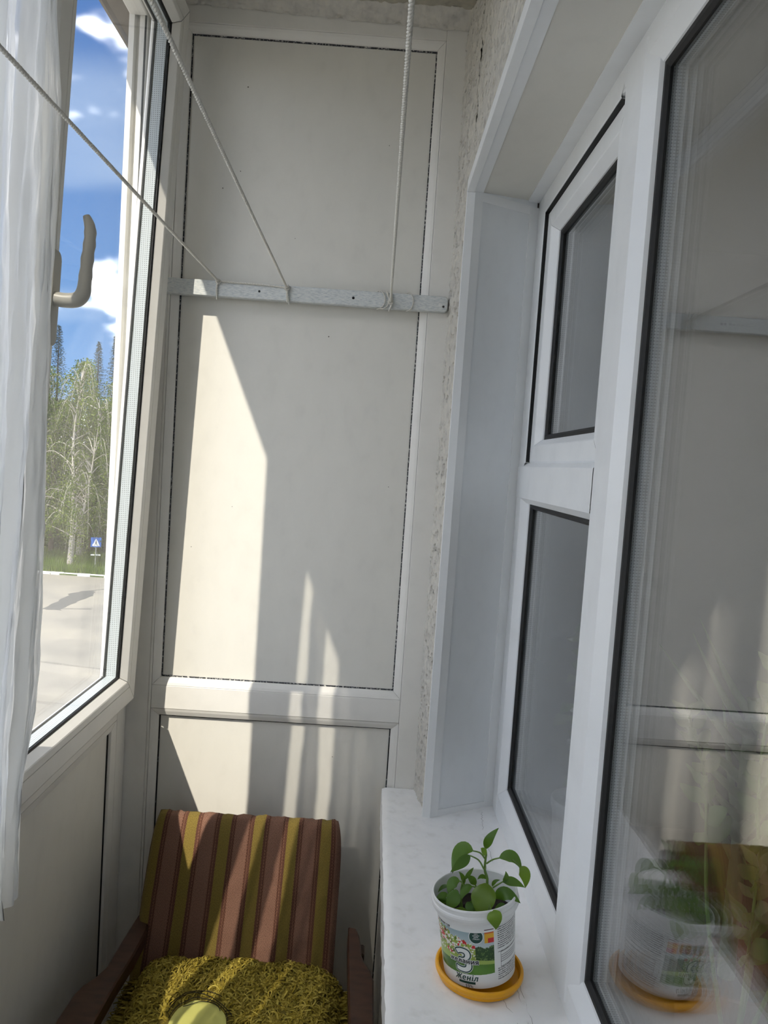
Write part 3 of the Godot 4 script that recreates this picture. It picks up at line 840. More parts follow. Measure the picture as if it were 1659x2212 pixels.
func washing_lines() -> void:
	var b := node(self, "batten", V(-0.18, 0.369, 0.0))
	tag(b, "whitewashed weathered wooden batten screwed across the end wall", "batten")
	var poly := []
	var n := noise(40.0, 71, 3)
	for i in 41:
		poly.append(Vector2(-0.317 + 0.610 * i / 40.0, -0.0172 + 0.0006 * n.get_noise_1d(i * 0.05)))
	for i in 9:
		var a := -PI / 2.0 + PI / 2.0 * i / 8.0
		poly.append(Vector2(0.305 + 0.010 * cos(a), -0.0075 + 0.010 * sin(a)))
	for i in 9:
		var a := PI / 2.0 * i / 8.0
		poly.append(Vector2(0.305 + 0.010 * cos(a), 0.0075 + 0.010 * sin(a)))
	for i in 41:
		poly.append(Vector2(0.293 - 0.610 * i / 40.0, 0.0172 + 0.0006 * n.get_noise_1d(i * 0.05 + 9.0)))
	var s := nst()
	prism(s, poly, Vector3.ZERO, X3, Y3, Z3, 0.0006, 0.017, 0.0012)
	var plank := part(b, "board", s, M.slat_wood)
	for q in [[-0.109, 0.0, 0.0026], [0.102, 0.0, 0.0030], [0.3055, -0.0055, 0.0026]]:
		s = nst()
		lathe(s, [Vector2(0.0, 0.0006), Vector2(q[2], 0.0006), Vector2(q[2], -0.001)], 14)
		var h := part(plank, "screw_hole", s, M.wood_edge if q[2] < 0.002 else M.rubber)
		h.rotation.x = PI / 2.0
		h.position = Vector3(q[0], q[1], 0.0168)
	s = nst()
	lathe(s, [Vector2(0.0048, -0.001), Vector2(0.0048, 0.0008), Vector2(0.0036, 0.0018), Vector2(0.0014, 0.0018), Vector2(0.0012, 0.0008), Vector2(0.0, 0.0008)], 18)
	var sc := part(plank, "screw", s, M.white_plastic)
	sc.rotation.x = PI / 2.0
	sc.position = Vector3(0.2985, -0.002, 0.017)
	# turns of old cord about the batten
	for q in [[0.158, 0.012], [0.165, 0.014], [0.224, 0.010]]:
		s = nst()
		var loop := []
		for i in 33:
			var a := TAU * i / 32.0
			var y := 0.0205 * sin(a)
			loop.append(Vector3(q[0] + q[1] * 1.3 * cos(a) * (1.0 if cos(a) > 0.0 else 0.3), y, 0.0185 - 0.019 * step(0.1, -0.9, cos(a)) + 0.001))
		cord(s, loop, 0.0013, 300.0)
		part(b, "cord_turn", s, M.cord)
	# lines run level to the other end of the balcony
	var lines := [[-0.381, 0.3845, 0.369, "stretched white washing line tied nearest the tilted window"], [-0.227, 0.380, 0.425, "stretched white washing line tied at the middle of the batten"], [0.006, 0.366, 0.385, "stretched white washing line knotted between the old cord turns"]]
	for k in 3:
		var q: Array = lines[k]
		var r := node(self, "washing_line" if k == 0 else "washing_line_%03d" % k, V(q[0], q[1], 0.02))
		tag(r, q[3], "washing line", "washing lines tied to the batten")
		var path := []
		for i in 1501:
			var t := i / 1500.0 * 1.535
			path.append(Vector3((-0.008 if k == 2 else 0.0) * t, (q[2] - q[1]) * t * 1.9 - 0.05 * t * (1.0 - t) * (1.0 if k == 1 else 0.6), 2.97 * t))
		s = nst()
		cord(s, path, 0.0026, 400.0)
		part(r, "rope", s, M.cord)
		# the knot and the loose end below it
		s = nst()
		var kn := []
		for i in 25:
			var a := TAU * i / 24.0 * 2.0
			kn.append(Vector3(0.0042 * cos(a), 0.0042 * sin(a) - 0.001, 0.001 + 0.002 * sin(a * 0.5)))
		cord(s, kn, 0.0022, 330.0)
		var top = 0.387 - q[1] + 0.0015
		var foot = 0.350 - q[1] - 0.001
		var band := []
		for p in [Vector3(0.003, 0.0, 0.0), Vector3(0.001, (top + 0.0) * 0.7, 0.0), Vector3(-0.002, top, -0.004), Vector3(-0.003, top, -0.014)]:
			band.append(p)
		cord(s, curve(band, 12), 0.0021, 330.0)
		var tail := curve([Vector3(0.0, 0.0, 0.001), Vector3(0.002 if k != 0 else -0.003, foot * 0.5, 0.0005), Vector3(0.005 if k == 1 else -0.001, foot, 0.0), Vector3(0.007 if k == 1 else -0.002, foot - 0.004, -0.002)], 16)
		cord(s, tail, 0.0021, 330.0)
		if k == 1:
			cord(s, curve([Vector3(-0.001, 0.0, 0.001), Vector3(0.0005, foot * 0.5, 0.001), Vector3(0.002, foot, 0.0)], 16), 0.0021, 330.0)
		if k == 2:
			cord(s, curve([Vector3(0.0, 0.0, 0.001), Vector3(-0.006, 0.012, 0.002), Vector3(-0.009, 0.022, 0.0)], 10), 0.0018, 330.0)
		part(r, "knot", s, M.cord)
		if k == 0:
			s = nst()
			cord(s, curve([Vector3(0.003, 0.0, -0.0005), Vector3(0.05, -0.0005, -0.001), Vector3(0.10, -0.001, -0.001), Vector3(0.150, -0.0035, 0.0)], 60), 0.0021, 330.0)
			part(r, "run_along_batten", s, M.cord)

func stripes() -> ImageTexture:
	var w := 1024
	var h := 128
	var im := Image.create(w, h, false, Image.FORMAT_RGB8)
	var n := noise(0.09, 81, 3)
	for y in h:
		for x in w:
			var mm := 425.0 * x / w
			var t := fposmod(mm - 2.0, 75.0)
			var c := Color(0.51, 0.375, 0.31)                   # brown
			var yy := y / 2.0
			if t < 24.0:
				c = Color(0.54, 0.465, 0.235)                     # olive
				if int(floor((x + y * 2) / 4.0)) % 2 == 0:
					c = c.darkened(0.10)
			elif t < 29.0 or t > 70.0 or (t > 30.5 and t < 34.0) or (t > 65.0 and t < 68.5):
				c = Color(0.30, 0.19, 0.15) if (int(yy / 3.0) + int(mm / 1.4)) % 2 == 0 else Color(0.46, 0.32, 0.26)
			elif t < 35.0 or t > 64.0:
				c = Color(0.49, 0.35, 0.28)
			elif int(floor((x - y) / 3.0)) % 3 == 0:
				c = c.lightened(0.07)
			c = c.darkened(clampf(0.08 + 0.22 * n.get_noise_2d(x * 2.0, y * 2.0), 0.0, 0.4))
			im.set_pixel(x, y, c)
	return ImageTexture.create_from_image(im)

func armchair() -> void:
	var c := node(self, "armchair", V(-0.21, -1.56, 0.40))
	tag(c, "old armchair with brown and olive striped backrest and dark wooden arms", "armchair")
	var at := func(x, y, z): return Vector3(x + 0.21, y + 1.56, z - 0.40)
	var up := mat("upholstery", Color.WHITE, 0.9, 0.25)
	up.albedo_texture = stripes()
	up.uv1_scale = Vector3(1, 6, 1)
	up.rim_enabled = true
	up.rim = 0.15
	var wv := Image.create(64, 64, false, Image.FORMAT_L8)
	for y in 64:
		for x in 64:
			wv.set_pixel(x, y, grey(0.5 + 0.5 * sin(TAU * x / 8.0) * sin(TAU * y / 8.0)))
	# backrest: a padded slab that leans back
	var o: Vector3 = at.call(-0.4455, -0.797, 0.100)
	var D := Vector3(0, -0.22, 0.105).normalized()
	var N := Vector3(0, 0.105, 0.22).normalized()
	var s := nst()
	var n := noise(6.0, 83, 3)
	for f in [1.0, -1.0]:
		var pad := func(u, v):
			var uu: float = u * 2.0 - 1.0
			var vv: float = v * 2.0 - 1.0
			var h := 0.024 * sqrt(maxf(0.0, 1.0 - pow(absf(uu), 14.0))) * sqrt(maxf(0.0, 1.0 - pow(absf(vv), 12.0)))
			var corner := 0.012 * pow(absf(uu), 10.0) * pow(absf(vv), 6.0) * -signf(uu)
			return o + X3 * (0.424 * u + corner) + D * (0.40 * v + 0.004 * n.get_noise_1d(u * 3.0)) + N * (f * h - 0.022 + (0.003 * n.get_noise_2d(u, v) if f > 0.0 else 0.0))
		var t := nst()
		sheet(t, 60, 60, pad, true)
		s.append_from(t.commit(), 0, Transform3D())
	part(c, "backrest", s, up)
	s = nst()
	bx(s, o + D * 0.02 - N * 0.062 + X3 * 0.01, o + D * 0.02 - N * 0.062 + X3 * 0.414 + Vector3(0, -0.3, 0.03), 0.004)
	part(c, "back_board", s, M.brown_wood)
	# seat
	s = nst()
	bx(s, at.call(-0.425, -1.215, 0.235), at.call(0.005, -1.142, 0.78), 0.02)
	part(c, "seat", s, up)
	# arms: flat boards that widen towards the front
	var left := [Vector2(-0.4485, 0.165), Vector2(-0.452, 0.215), Vector2(-0.4535, 0.25), Vector2(-0.4555, 0.29), Vector2(-0.4565, 0.33), Vector2(-0.468, 0.362), Vector2(-0.4825, 0.385), Vector2(-0.489, 0.41), Vector2(-0.493, 0.48), Vector2(-0.494, 0.66), Vector2(-0.488, 0.72), Vector2(-0.468, 0.745), Vector2(-0.445, 0.74), Vector2(-0.432, 0.70), Vector2(-0.429, 0.6), Vector2(-0.4275, 0.46), Vector2(-0.4235, 0.37), Vector2(-0.4165, 0.29), Vector2(-0.4155, 0.22), Vector2(-0.4205, 0.175)]
	var right := [Vector2(0.0045, 0.165), Vector2(0.0045, 0.205), Vector2(0.010, 0.32), Vector2(0.0165, 0.44), Vector2(0.017, 0.6), Vector2(0.018, 0.70), Vector2(0.028, 0.735), Vector2(0.045, 0.735), Vector2(0.058, 0.70), Vector2(0.0605, 0.6), Vector2(0.0605, 0.44), Vector2(0.0605, 0.325), Vector2(0.0535, 0.298), Vector2(0.0415, 0.275), Vector2(0.0355, 0.255), Vector2(0.0335, 0.225), Vector2(0.029, 0.19), Vector2(0.022, 0.168)]
	for k in 2:
		s = nst()
		prism(s, [left, right][k], at.call(0, -1.03, 0), X3, Z3, Y3, 0.0, 0.03, 0.003)
		part(c, "arm", s, M.brown_wood)
	# the worn pale edge of the right arm and the frame below
	for x in [[-0.448, -0.424], [0.022, 0.046]]:
		boxpart(c, "front_leg", M.brown_wood, at.call(x[0], -1.56, 0.66), at.call(x[1], -1.03, 0.70), 0.003)
		boxpart(c, "back_leg", M.brown_wood, at.call(x[0] + 0.004, -1.56, 0.175), at.call(x[1] - 0.004, -1.03, 0.21), 0.003)
		boxpart(c, "side_rail", M.brown_wood, at.call(x[0] + 0.005, -1.24, 0.21), at.call(x[1] - 0.005, -1.18, 0.66), 0.003)

func cushion() -> void:
	var c := node(self, "cushion", V(-0.205, -1.142, 0.42))
	tag(c, "shaggy olive yellow cushion with round pale patch on the armchair seat", "cushion")
	var n := noise(9.0, 91, 3)
	var top := func(u, v):
		var uu: float = u * 2.0 - 1.0
		var k: float = sqrt(maxf(0.0, 1.0 - pow(absf(uu), 7.0))) * sqrt(maxf(0.0, 1.0 - pow(absf(v * 2.0 - 1.0), 9.0)))
		var crest: float = 0.138 - 0.070 * v + 0.007 * n.get_noise_2d(u * 0.5, v * 0.5) + 0.006 * step(0.35, 0.0, u)
		return Vector3(0.428 * (u - 0.5), 0.002 + crest * k, -0.183 + 0.39 * v)
	var s := nst()
	sheet(s, 60, 60, top)
	part(c, "cover", s, M.cushion_cloth)
	# shaggy yarn ends
	var st := nst()
	rng.seed = 17
	for i in 13000:
		var u := rng.randf()
		var v := rng.randf() * 0.86
		if i % 5 == 0:
			u = 0.012 if rng.randf() < 0.5 else 0.988
			u += rng.randf_range(-0.01, 0.01)
		elif i % 14 == 0:
			v = rng.randf_range(0.0, 0.03)
		u = clampf(u, 0.004, 0.996)
		var p: Vector3 = top.call(u, v)
		var du: Vector3 = top.call(minf(u + 0.01, 1.0), v) - top.call(maxf(u - 0.01, 0.0), v)
		var dv: Vector3 = top.call(u, minf(v + 0.01, 1.0)) - top.call(u, maxf(v - 0.01, 0.0))
		var nn := dv.cross(du).normalized()
		if nn.y < 0.0:
			nn = -nn
		if Vector2(p.x + 0.052, p.z - 0.012).length() < 0.070:
			continue
		var edge := u < 0.03 or u > 0.97
		var a := rng.randf() * TAU
		var dir := (du.normalized() * cos(a) + dv.normalized() * sin(a))
		if edge:
			dir = (Vector3(signf(u - 0.5), rng.randf_range(-0.5, 0.25), rng.randf_range(-0.5, 0.6))).normalized()
		var ln := rng.randf_range(0.013, 0.030) * (1.15 if edge else 1.0)
		var wd := rng.randf_range(0.0013, 0.0027)
		var curl := rng.randf_range(-3.2, 3.2) * (0.45 if edge else 1.0)
		var side_dir := nn.cross(dir).normalized()
		var col := Color(0.58, 0.51, 0.19).lerp(Color(0.76, 0.69, 0.34), rng.randf()).lerp(Color(0.36, 0.30, 0.12), 0.7 * rng.randf() * rng.randf()).srgb_to_linear()
		var pts := [p - nn * 0.002]
		var hop := rng.randf_range(0.003, 0.0075)
		for k in 5:
			var t := (k + 0.5) / 5.0
			var f2 := curl * t
			pts.append(pts[k] + (dir * cos(f2) + side_dir * sin(f2)) * ln / 5.0 + nn * hop * cos(t * 2.9) * 0.62)
		st.set_color(col)
		for k in 5:
			var fwd: Vector3 = pts[k + 1] - pts[k]
			var sv := fwd.cross(nn).normalized() * wd
			var w0 := sv * (1.0 - 0.13 * k)
			var w1 := sv * (1.0 - 0.13 * (k + 1))
			quad(st, pts[k] - w0, pts[k] + w0, pts[k + 1] + w1, pts[k + 1] - w1, nn)
	var f := part(c, "yarn_tufts", st, M.yarn)
	f.set_meta("kind", "stuff")
	# round patch and its dark stitched arcs
	s = nst()
	var patch := func(r, a): 
		var q = Vector2(-0.052, 0.012) + Vector2(cos(a), sin(a)) * r
		var p: Vector3 = top.call(q.x / 0.428 + 0.5, (q.y + 0.183) / 0.39)
		return p + Vector3(0, 0.0055 + 0.004 * (1.0 - (r / 0.06) * (r / 0.06)), 0)
	sheet(s, 10, 40, func(u, v): return patch.call(0.052 * u, -TAU * v))
	var disc := part(c, "patch", s, M.patch_cloth)
	for e in [[0.054, 3.3, 6.1, 0.0], [0.062, 3.5, 5.9, 0.004], [0.046, 3.9, 5.6, -0.004], [0.069, 3.7, 5.2, 0.0]]:
		s = nst()
		var pts := []
		for i in 25:
			var t := i / 24.0
			pts.append(patch.call(e[0] + e[3] * sin(t * PI * 2.0), lerpf(e[1], e[2], t)) + Vector3(0, 0.0042, 0))
		var rr := []
		rr.resize(25)
		rr.fill(0.0007)
		tube(s, pts, rr, 5)
		part(disc, "stitched_arc", s, M.thread)

func curtains() -> void:
	var n := noise(2.2, 95, 3)
	var hang := func(called, label, x0, zs: Callable, ze: Callable, folds, amp, foot, nu, top):
		var c := node(self, called, V(x0, top, zs.call(0.0)))
		tag(c, label, "curtain", "sheer curtains along the outer windows")
		var s := nst()
		sheet(s, nu, 80, func(u, v):
			var y: float = lerpf(top, foot + 0.006 * sin(u * folds * TAU), v)
			var z: float = lerpf(zs.call(y), ze.call(y), u)
			var ph: float = u * folds * TAU + 1.6 * n.get_noise_2d(u * 2.0, v * 0.8)
			var x: float = x0 + amp * (sin(ph) + 0.35 * sin(ph * 2.3 + v * 2.0) + 0.16 * sin(ph * 5.1 + 3.0 * n.get_noise_2d(u * 6.0, v * 3.0))) * (0.7 + 0.5 * v) + 0.004 * n.get_noise_2d(u * 9.0, v * 7.0)
			return V(x, y, z + amp * 0.5 * cos(ph) * (1.0 if u > 0.02 and u < 0.98 else 0.0)) - c.position)
		var cloth := part(c, "fabric", s, M.sheer)
		# doubled hem along the near edge
		s = nst()
		sheet(s, 3, 80, func(u, v):
			var y: float = lerpf(top, foot + 0.006 * sin(0.0), v)
			var z: float = zs.call(y) + 0.012 * u * (1.0 if ze.call(y) > zs.call(y) else -1.0)
			return V(x0 + 0.0035 + amp * 0.3 * sin(v * 9.0 + n.get_noise_1d(v) * 2.0) * 0.2, y, z) - c.position)
		part(cloth, "side_hem", s, M.sheer)
	hang.call("sheer_curtain", "narrow sheer white curtain drop hanging beside the window handle", -0.471, func(y): return 0.653 + 0.034 * step(-0.36, -0.50, y) + 0.032 * step(0.40, 0.66, y) + 0.004 * sin(y * 9.0), func(y): return 0.735 + 0.036 * step(0.1, -0.4, y) + 0.02 * step(0.40, 0.66, y), 1.5, 0.007, -0.645, 36, 0.96)
	hang.call("sheer_curtain_001", "second sheer white curtain drop next to the narrow one", -0.449, func(y): return 0.756 + 0.042 * step(0.1, -0.4, y), func(y): return 0.985 - 0.03 * step(0.2, -0.1, y), 3.5, 0.009, -0.66, 80, 0.96)
	hang.call("sheer_curtain_002", "wide gathered sheer white curtain next to the second drop", -0.462, func(y): return 0.955 + 0.045 * step(0.2, -0.1, y), func(_y): return 1.47, 6.0, 0.013, -0.66, 200, 0.96)
	var r := node(self, "curtain_rail", V(-0.46, 0.965, 0.66))
	tag(r, "thin white curtain rail fixed under the ceiling above the outer windows", "curtain rail")
	var s := nst()
	bx(s, Vector3(-0.012, 0.0, -0.01), Vector3(0.012, 0.012, 0.84), 0.002)
	part(r, "rail", s, M.white_plastic)
	for i in 2:
		boxpart(r, "bracket", M.white_plastic, Vector3(-0.006, 0.012, 0.1 + i * 0.6), Vector3(0.006, 0.04, 0.13 + i * 0.6), 0.001)

# ---------------------------------------------------------------- the pot on the ledge
const POT := Vector3(0.2051, -0.759, 0.632)

func label_print() -> ImageTexture:
	# all round the wall: x is the angle (0.5 = middle of the label), y runs down from 97 mm to 0
	var w := 1440
	var h := 388
	var im := Image.create(w, h, false, Image.FORMAT_RGB8)
	var white := Color(0.905, 0.91, 0.905)
	im.fill(white)
	var n := noise(0.02, 101, 3)
	var fine := noise(0.05, 103, 2, FastNoiseLite.TYPE_CELLULAR)
	fine.cellular_return_type = FastNoiseLite.RETURN_CELL_VALUE
	for y in h:
		var hh := 97.0 * (1.0 - (y + 0.5) / h)
		for x in w:
			var a := 360.0 * (x + 0.5) / w - 180.0
			var c := white
			if absf(a) < 50.0 and hh > 19.0 and hh < 84.0:
				if hh < 20.0 + 1.5 * a / 50.0:
					continue
				var bow := 2.5 * cos(a / 32.0)
				if hh < 35.0 + bow:
					c = Color(0.24, 0.42, 0.10).lerp(Color(0.33, 0.52, 0.14), 0.5 + 0.5 * sin(a / 24.0))
				elif hh < 36.0 + bow:
					c = Color(0.62, 0.72, 0.36)
				elif hh < 46.0 + bow - 0.06 * (a + 50.0):
					c = Color(0.62, 0.72, 0.34)
				else:
					# salad in a bowl before a blue grey ground
					var rise := 50.0 + 0.55 * (30.0 - a) * 0.6
					c = Color(0.60, 0.69, 0.72).lerp(Color(0.80, 0.84, 0.84), clampf((86.0 - hh) / 30.0, 0.0, 1.0))
					if a < 22.0 and hh < rise + 12.0 + 5.0 * n.get_noise_2d(a * 5.0, 7.0):
						var k := fine.get_noise_2d(a * 3.4 + n.get_noise_2d(a * 9.0, hh * 9.0) * 6.0, hh * 3.4)
						c = Color(0.78, 0.12, 0.12) if k < -0.55 else Color(0.90, 0.90, 0.86) if k < -0.1 else Color(0.58, 0.66, 0.24) if k < 0.35 else Color(0.34, 0.46, 0.14) if k < 0.62 else Color(0.93, 0.88, 0.80)
						if k > 0.86:
							c = Color(0.45, 0.08, 0.12)
					elif a > 18.0 and hh < 62.0 + 4.0 * n.get_noise_2d(a * 8.0, 3.0):
						c = Color(0.14, 0.28, 0.10).lerp(Color(0.40, 0.52, 0.26), step(0.2, 0.7, fine.get_noise_2d(a * 9.0, hh * 9.0)))
					elif a > 36.0 and hh > 68.0:
						c = Color(0.80, 0.12, 0.14) if hh < 75.0 and a > 41.0 else Color(0.90, 0.68, 0.10) if hh < 82.0 else Color(0.82, 0.38, 0.10)
				# round badge
				var d := Vector2((a - 24.0) * 1.0, hh - 78.0).length()
				if d < 10.6:
					c = white if d > 9.6 else Color(0.06, 0.27, 0.22)
			elif hh > 87.0 and hh < 88.2 and a > 36.0 and a < 50.0:
				c = Color(0.28, 0.10, 0.12)
			elif a > 56.0 and a < 122.0 and hh > 8.0 and hh < 92.0:
				# blocks of fine print
				var row := fposmod(hh, 3.1)
				var boxed := hh > 27.0 and hh < 50.0
				if boxed:
					if a < 61.0 or a > 117.0:
						pass
					elif hh > 49.2 or hh < 27.8 or a < 61.6 or a > 116.4:
						c = grey(0.25)
					elif hh < 45.0 and hh > 34.0 and row < 1.6 and sin(a * 7.0 + floor(hh / 3.1) * 9.0) > -0.2:
						c = grey(0.35)
				elif (hh < 52.0 or hh > 55.5) and row < 1.7:
					var word := n.get_noise_2d(a * 40.0, floor(hh / 3.1) * 50.0)
					if word > -0.25:
						c = grey(0.36) if fine.get_noise_2d(a * 30.0, hh * 30.0) > -0.3 else grey(0.62)
			im.set_pixel(x, y, c)
	return ImageTexture.create_from_image(im)

# raised lettering bent round the wall of the pot: angle (degrees from the label's middle), height and size in mm
func wrapped(s: SurfaceTool, text: String, font: Font, size_mm: float, a: float, h: float, lift: float, dx := 0.0, dy := 0.0, slant := 0.0) -> void:
	var t := TextMesh.new()
	t.font = font
	t.text = text
	t.font_size = 64
	t.pixel_size = 0.0005
	var scale_to := size_mm / 1000.0 / 0.032
	t.depth = 0.0
	t.curve_step = 0.5
	var ar := t.get_mesh_arrays()
	var v: PackedVector3Array = ar[Mesh.ARRAY_VERTEX]
	var idx: PackedInt32Array = ar[Mesh.ARRAY_INDEX]
	var pos := []
	for q0 in v:
		var q := q0 * scale_to
		var y := q.y + h / 1000.0 + dy
		var r := 0.0535 + (0.0595 - 0.0535) * y / 0.097 + lift
		var f := deg_to_rad(a) + (q.x + dx + slant * q.y) / 0.0565
		pos.append([Vector3(sin(f) * r, y, cos(f) * r), Vector3(sin(f), 0, cos(f))])
	for i in range(0, idx.size(), 3):
		var p: Array = [pos[idx[i]], pos[idx[i + 1]], pos[idx[i + 2]]]
		if (p[1][0] - p[0][0]).cross(p[2][0] - p[0][0]).dot(p[0][1]) > 0.0:
			p = [p[0], p[2], p[1]]
		for e in p:
			s.set_normal(e[1])
			s.add_vertex(e[0])

func pot() -> void:
	var lid := node(self, "flowerpot_saucer", V(POT.x, POT.y + 0.0005, POT.z))
	tag(lid, "shallow yellow plastic lid used as a saucer on the window ledge", "saucer")
	var s := nst()
	lathe(s, [Vector2(0.0, 0.0), Vector2(0.0600, 0.0), Vector2(0.0625, 0.0015), Vector2(0.0632, 0.006), Vector2(0.0655, 0.0075), Vector2(0.0668, 0.010), Vector2(0.0664, 0.0140), Vector2(0.0645, 0.0160), Vector2(0.0620, 0.0155), Vector2(0.0612, 0.012), Vector2(0.0605, 0.0045), Vector2(0.0590, 0.003), Vector2(0.0, 0.003)], 72)
	part(lid, "moulding", s, M.yellow_plastic)
	var b := node(self, "plastic_bucket", V(POT.x, POT.y + 0.0125, POT.z))
	tag(b, "white plastic food bucket with green printed label, reused as flowerpot", "bucket")
	var axis := Vector3(-0.128, 1.0, -0.054).normalized()
	var q := Quaternion(Vector3.UP, axis)
	b.quaternion = q * Quaternion(Vector3.UP, deg_to_rad(-32.0))
	var wall := mat("bucket_print", Color.WHITE, 0.28)
	wall.albedo_texture = label_print()
	s = nst()
	lathe(s, [Vector2(0.0535, 0.0), Vector2(0.0595, 0.097)], 96, 0.097, PI)
	var face := part(b, "wall", s, wall)
	s = nst()
	lathe(s, [Vector2(0.0, 0.002), Vector2(0.050, 0.002), Vector2(0.0515, 0.0), Vector2(0.0535, 0.0)], 72)
	part(b, "bottom", s, M.white_plastic)
	s = nst()
	lathe(s, [Vector2(0.0590, 0.090), Vector2(0.0605, 0.0955), Vector2(0.0640, 0.0985), Vector2(0.0660, 0.1025), Vector2(0.0663, 0.1060), Vector2(0.0655, 0.1085), Vector2(0.0637, 0.1092), Vector2(0.0640, 0.1130), Vector2(0.0645, 0.1155), Vector2(0.0636, 0.1172), Vector2(0.0622, 0.1175), Vector2(0.0614, 0.1165), Vector2(0.0608, 0.1120), Vector2(0.0590, 0.097), Vector2(0.0565, 0.055)], 96)
	part(b, "rim", s, M.white_plastic)
	s = nst()
	var n := noise(60.0, 107, 3)
	sheet(s, 12, 40, func(u, v): return Vector3(0.0578 * u * sin(TAU * v), 0.080 + 0.005 * n.get_noise_2d(u * cos(TAU * v), u * sin(TAU * v)), 0.0578 * u * cos(TAU * v)))
	part(b, "soil", s, M.soil)
	# lettering of the label
	var bold := SystemFont.new()
	bold.font_names = PackedStringArray(["Droid Sans"])
	bold.font_weight = 700
	var serif := SystemFont.new()
	serif.font_names = PackedStringArray(["Droid Serif"])
	serif.font_weight = 700
	var ink := mat("label_green_ink", Color(0.10, 0.27, 0.24), 0.4)
	var black := mat("label_black_ink", Color(0.12, 0.13, 0.15), 0.4)
	var pale := mat("label_white_ink", Color(0.90, 0.91, 0.90), 0.4)
	for e in [["3", bold, 47.0, 3.0, 40.0, 0.0026, 0.0012], ["желания", bold, 10.2, 3.0, 40.0, 0.0008, 0.0]]:
		var halo := nst()
		var line := nst()
		for k in 16:
			var a := TAU * k / 16.0
			wrapped(halo, e[0], e[1], e[2], e[3], e[4], 0.00012 if e[6] > 0.0 else 0.0005, cos(a) * e[5], sin(a) * e[5])
			if e[6] > 0.0:
				wrapped(line, e[0], e[1], e[2], e[3], e[4], 0.00022, cos(a) * e[6] * 1.6, sin(a) * e[6] * 1.6)
		part(face, "lettering", halo, pale)
		if e[6] > 0.0:
			part(face, "lettering", line, ink)
		var core := nst()
		wrapped(core, e[0], e[1], e[2], e[3], e[4], 0.00034 if e[6] > 0.0 else 0.0007)
		part(face, "lettering", core, pale if e[6] > 0.0 else black)
	for e in [["Женіл", bold, 12.0, 6.0, 15.0, 0.0003, ink, 0.25], ["15%", serif, 6.0, 9.0, 2.6, 0.0003, black, 0.0], ["сапалы", bold, 2.7, 24.0, 80.2, 0.0003, pale, 0.15], ["онiм", bold, 2.7, 24.0, 77.8, 0.0003, pale, 0.15], ["ГТАсыз", bold, 2.7, 24.0, 75.0, 0.0003, pale, 0.15], ["100%", serif, 2.2, 24.0, 82.6, 0.0003, pale, 0.0], ["Зандiках сур", bold, 4.6, -30.0, 87.0, 0.0003, black, 0.1]]:
		s = nst()
		wrapped(s, e[0], e[1], e[2], e[3], e[4], e[5], 0.0, 0.0, e[7])
		part(face, "lettering", s, e[6])
	# ribbon under the name
	s = nst()
	for i in 12:
		var c := []
		for e in [[0.0, -0.0018], [1.0, -0.0018], [1.0, 0.0018], [0.0, 0.0018]]:
			var f = deg_to_rad(6.0) + (-0.013 + 0.026 * (i + e[0]) / 12.0) / 0.0565
			var y: float = 0.0078 + e[1]
			var r := 0.0535 + 0.006 * y / 0.097 + 0.0003
			c.append(Vector3(sin(f) * r, y, cos(f) * r))
		quad(s, c[0], c[1], c[2], c[3], Vector3(c[0].x, 0, c[0].z))
	part(face, "ribbon", s, ink)

# a leaf: base, middle and tip points, half width; the blade is folded a little along its rib
func leaf(s: SurfaceTool, b: Vector3, m: Vector3, t: Vector3, hw: float, face: Vector3, wave := 0.12) -> void:
	var nu := 12
	var rib := []
	for i in nu + 1:
		var k := float(i) / nu
		var c := 2.0 * m - 0.5 * (b + t)
		rib.append(b * (1 - k) * (1 - k) + c * 2.0 * k * (1 - k) + t * k * k)
	var rows := []
	for i in nu + 1:
		var k := float(i) / nu
		var dir: Vector3 = (rib[mini(i + 1, nu)] - rib[maxi(i - 1, 0)]).normalized()
		var sv := dir.cross(face).normalized()
		var nn := sv.cross(dir).normalized()
		if nn.dot(face) < 0.0:
			nn = -nn
		var w := hw * pow(sin(PI * pow(k * 0.985 + 0.015, 0.78)), 0.92) if k < 1.0 else 0.0
		var row := []
		for j in 5:
			var q := (j - 2) / 2.0
			var lift: float = absf(q) * w * 0.42 - q * q * w * 0.42 + wave * w * sin(k * 9.0 + q * 2.0) * absf(q)
			row.append(rib[i] + sv * w * q + nn * lift)
		rows.append(row)
	sheet_rows(s, rows)

func sheet_rows(s: SurfaceTool, p: Array) -> void:
	var nu := p.size() - 1
	var nv: int = p[0].size() - 1
	var nn := []
	for i in nu + 1:
		var row := []
		for j in nv + 1:
			var du: Vector3 = p[mini(i + 1, nu)][j] - p[maxi(i - 1, 0)][j]
			var dv: Vector3 = p[i][mini(j + 1, nv)] - p[i][maxi(j - 1, 0)]
			var g := du.cross(dv)
			row.append(g.normalized() if g.length() > 1e-12 else Vector3.UP)
		nn.append(row)
	for i in nu:
		for j in nv:
			for t in [[i, j], [i + 1, j + 1], [i + 1, j], [i, j], [i, j + 1], [i + 1, j + 1]]:
				s.set_normal(nn[t[0]][t[1]])
				s.add_vertex(p[t[0]][t[1]])

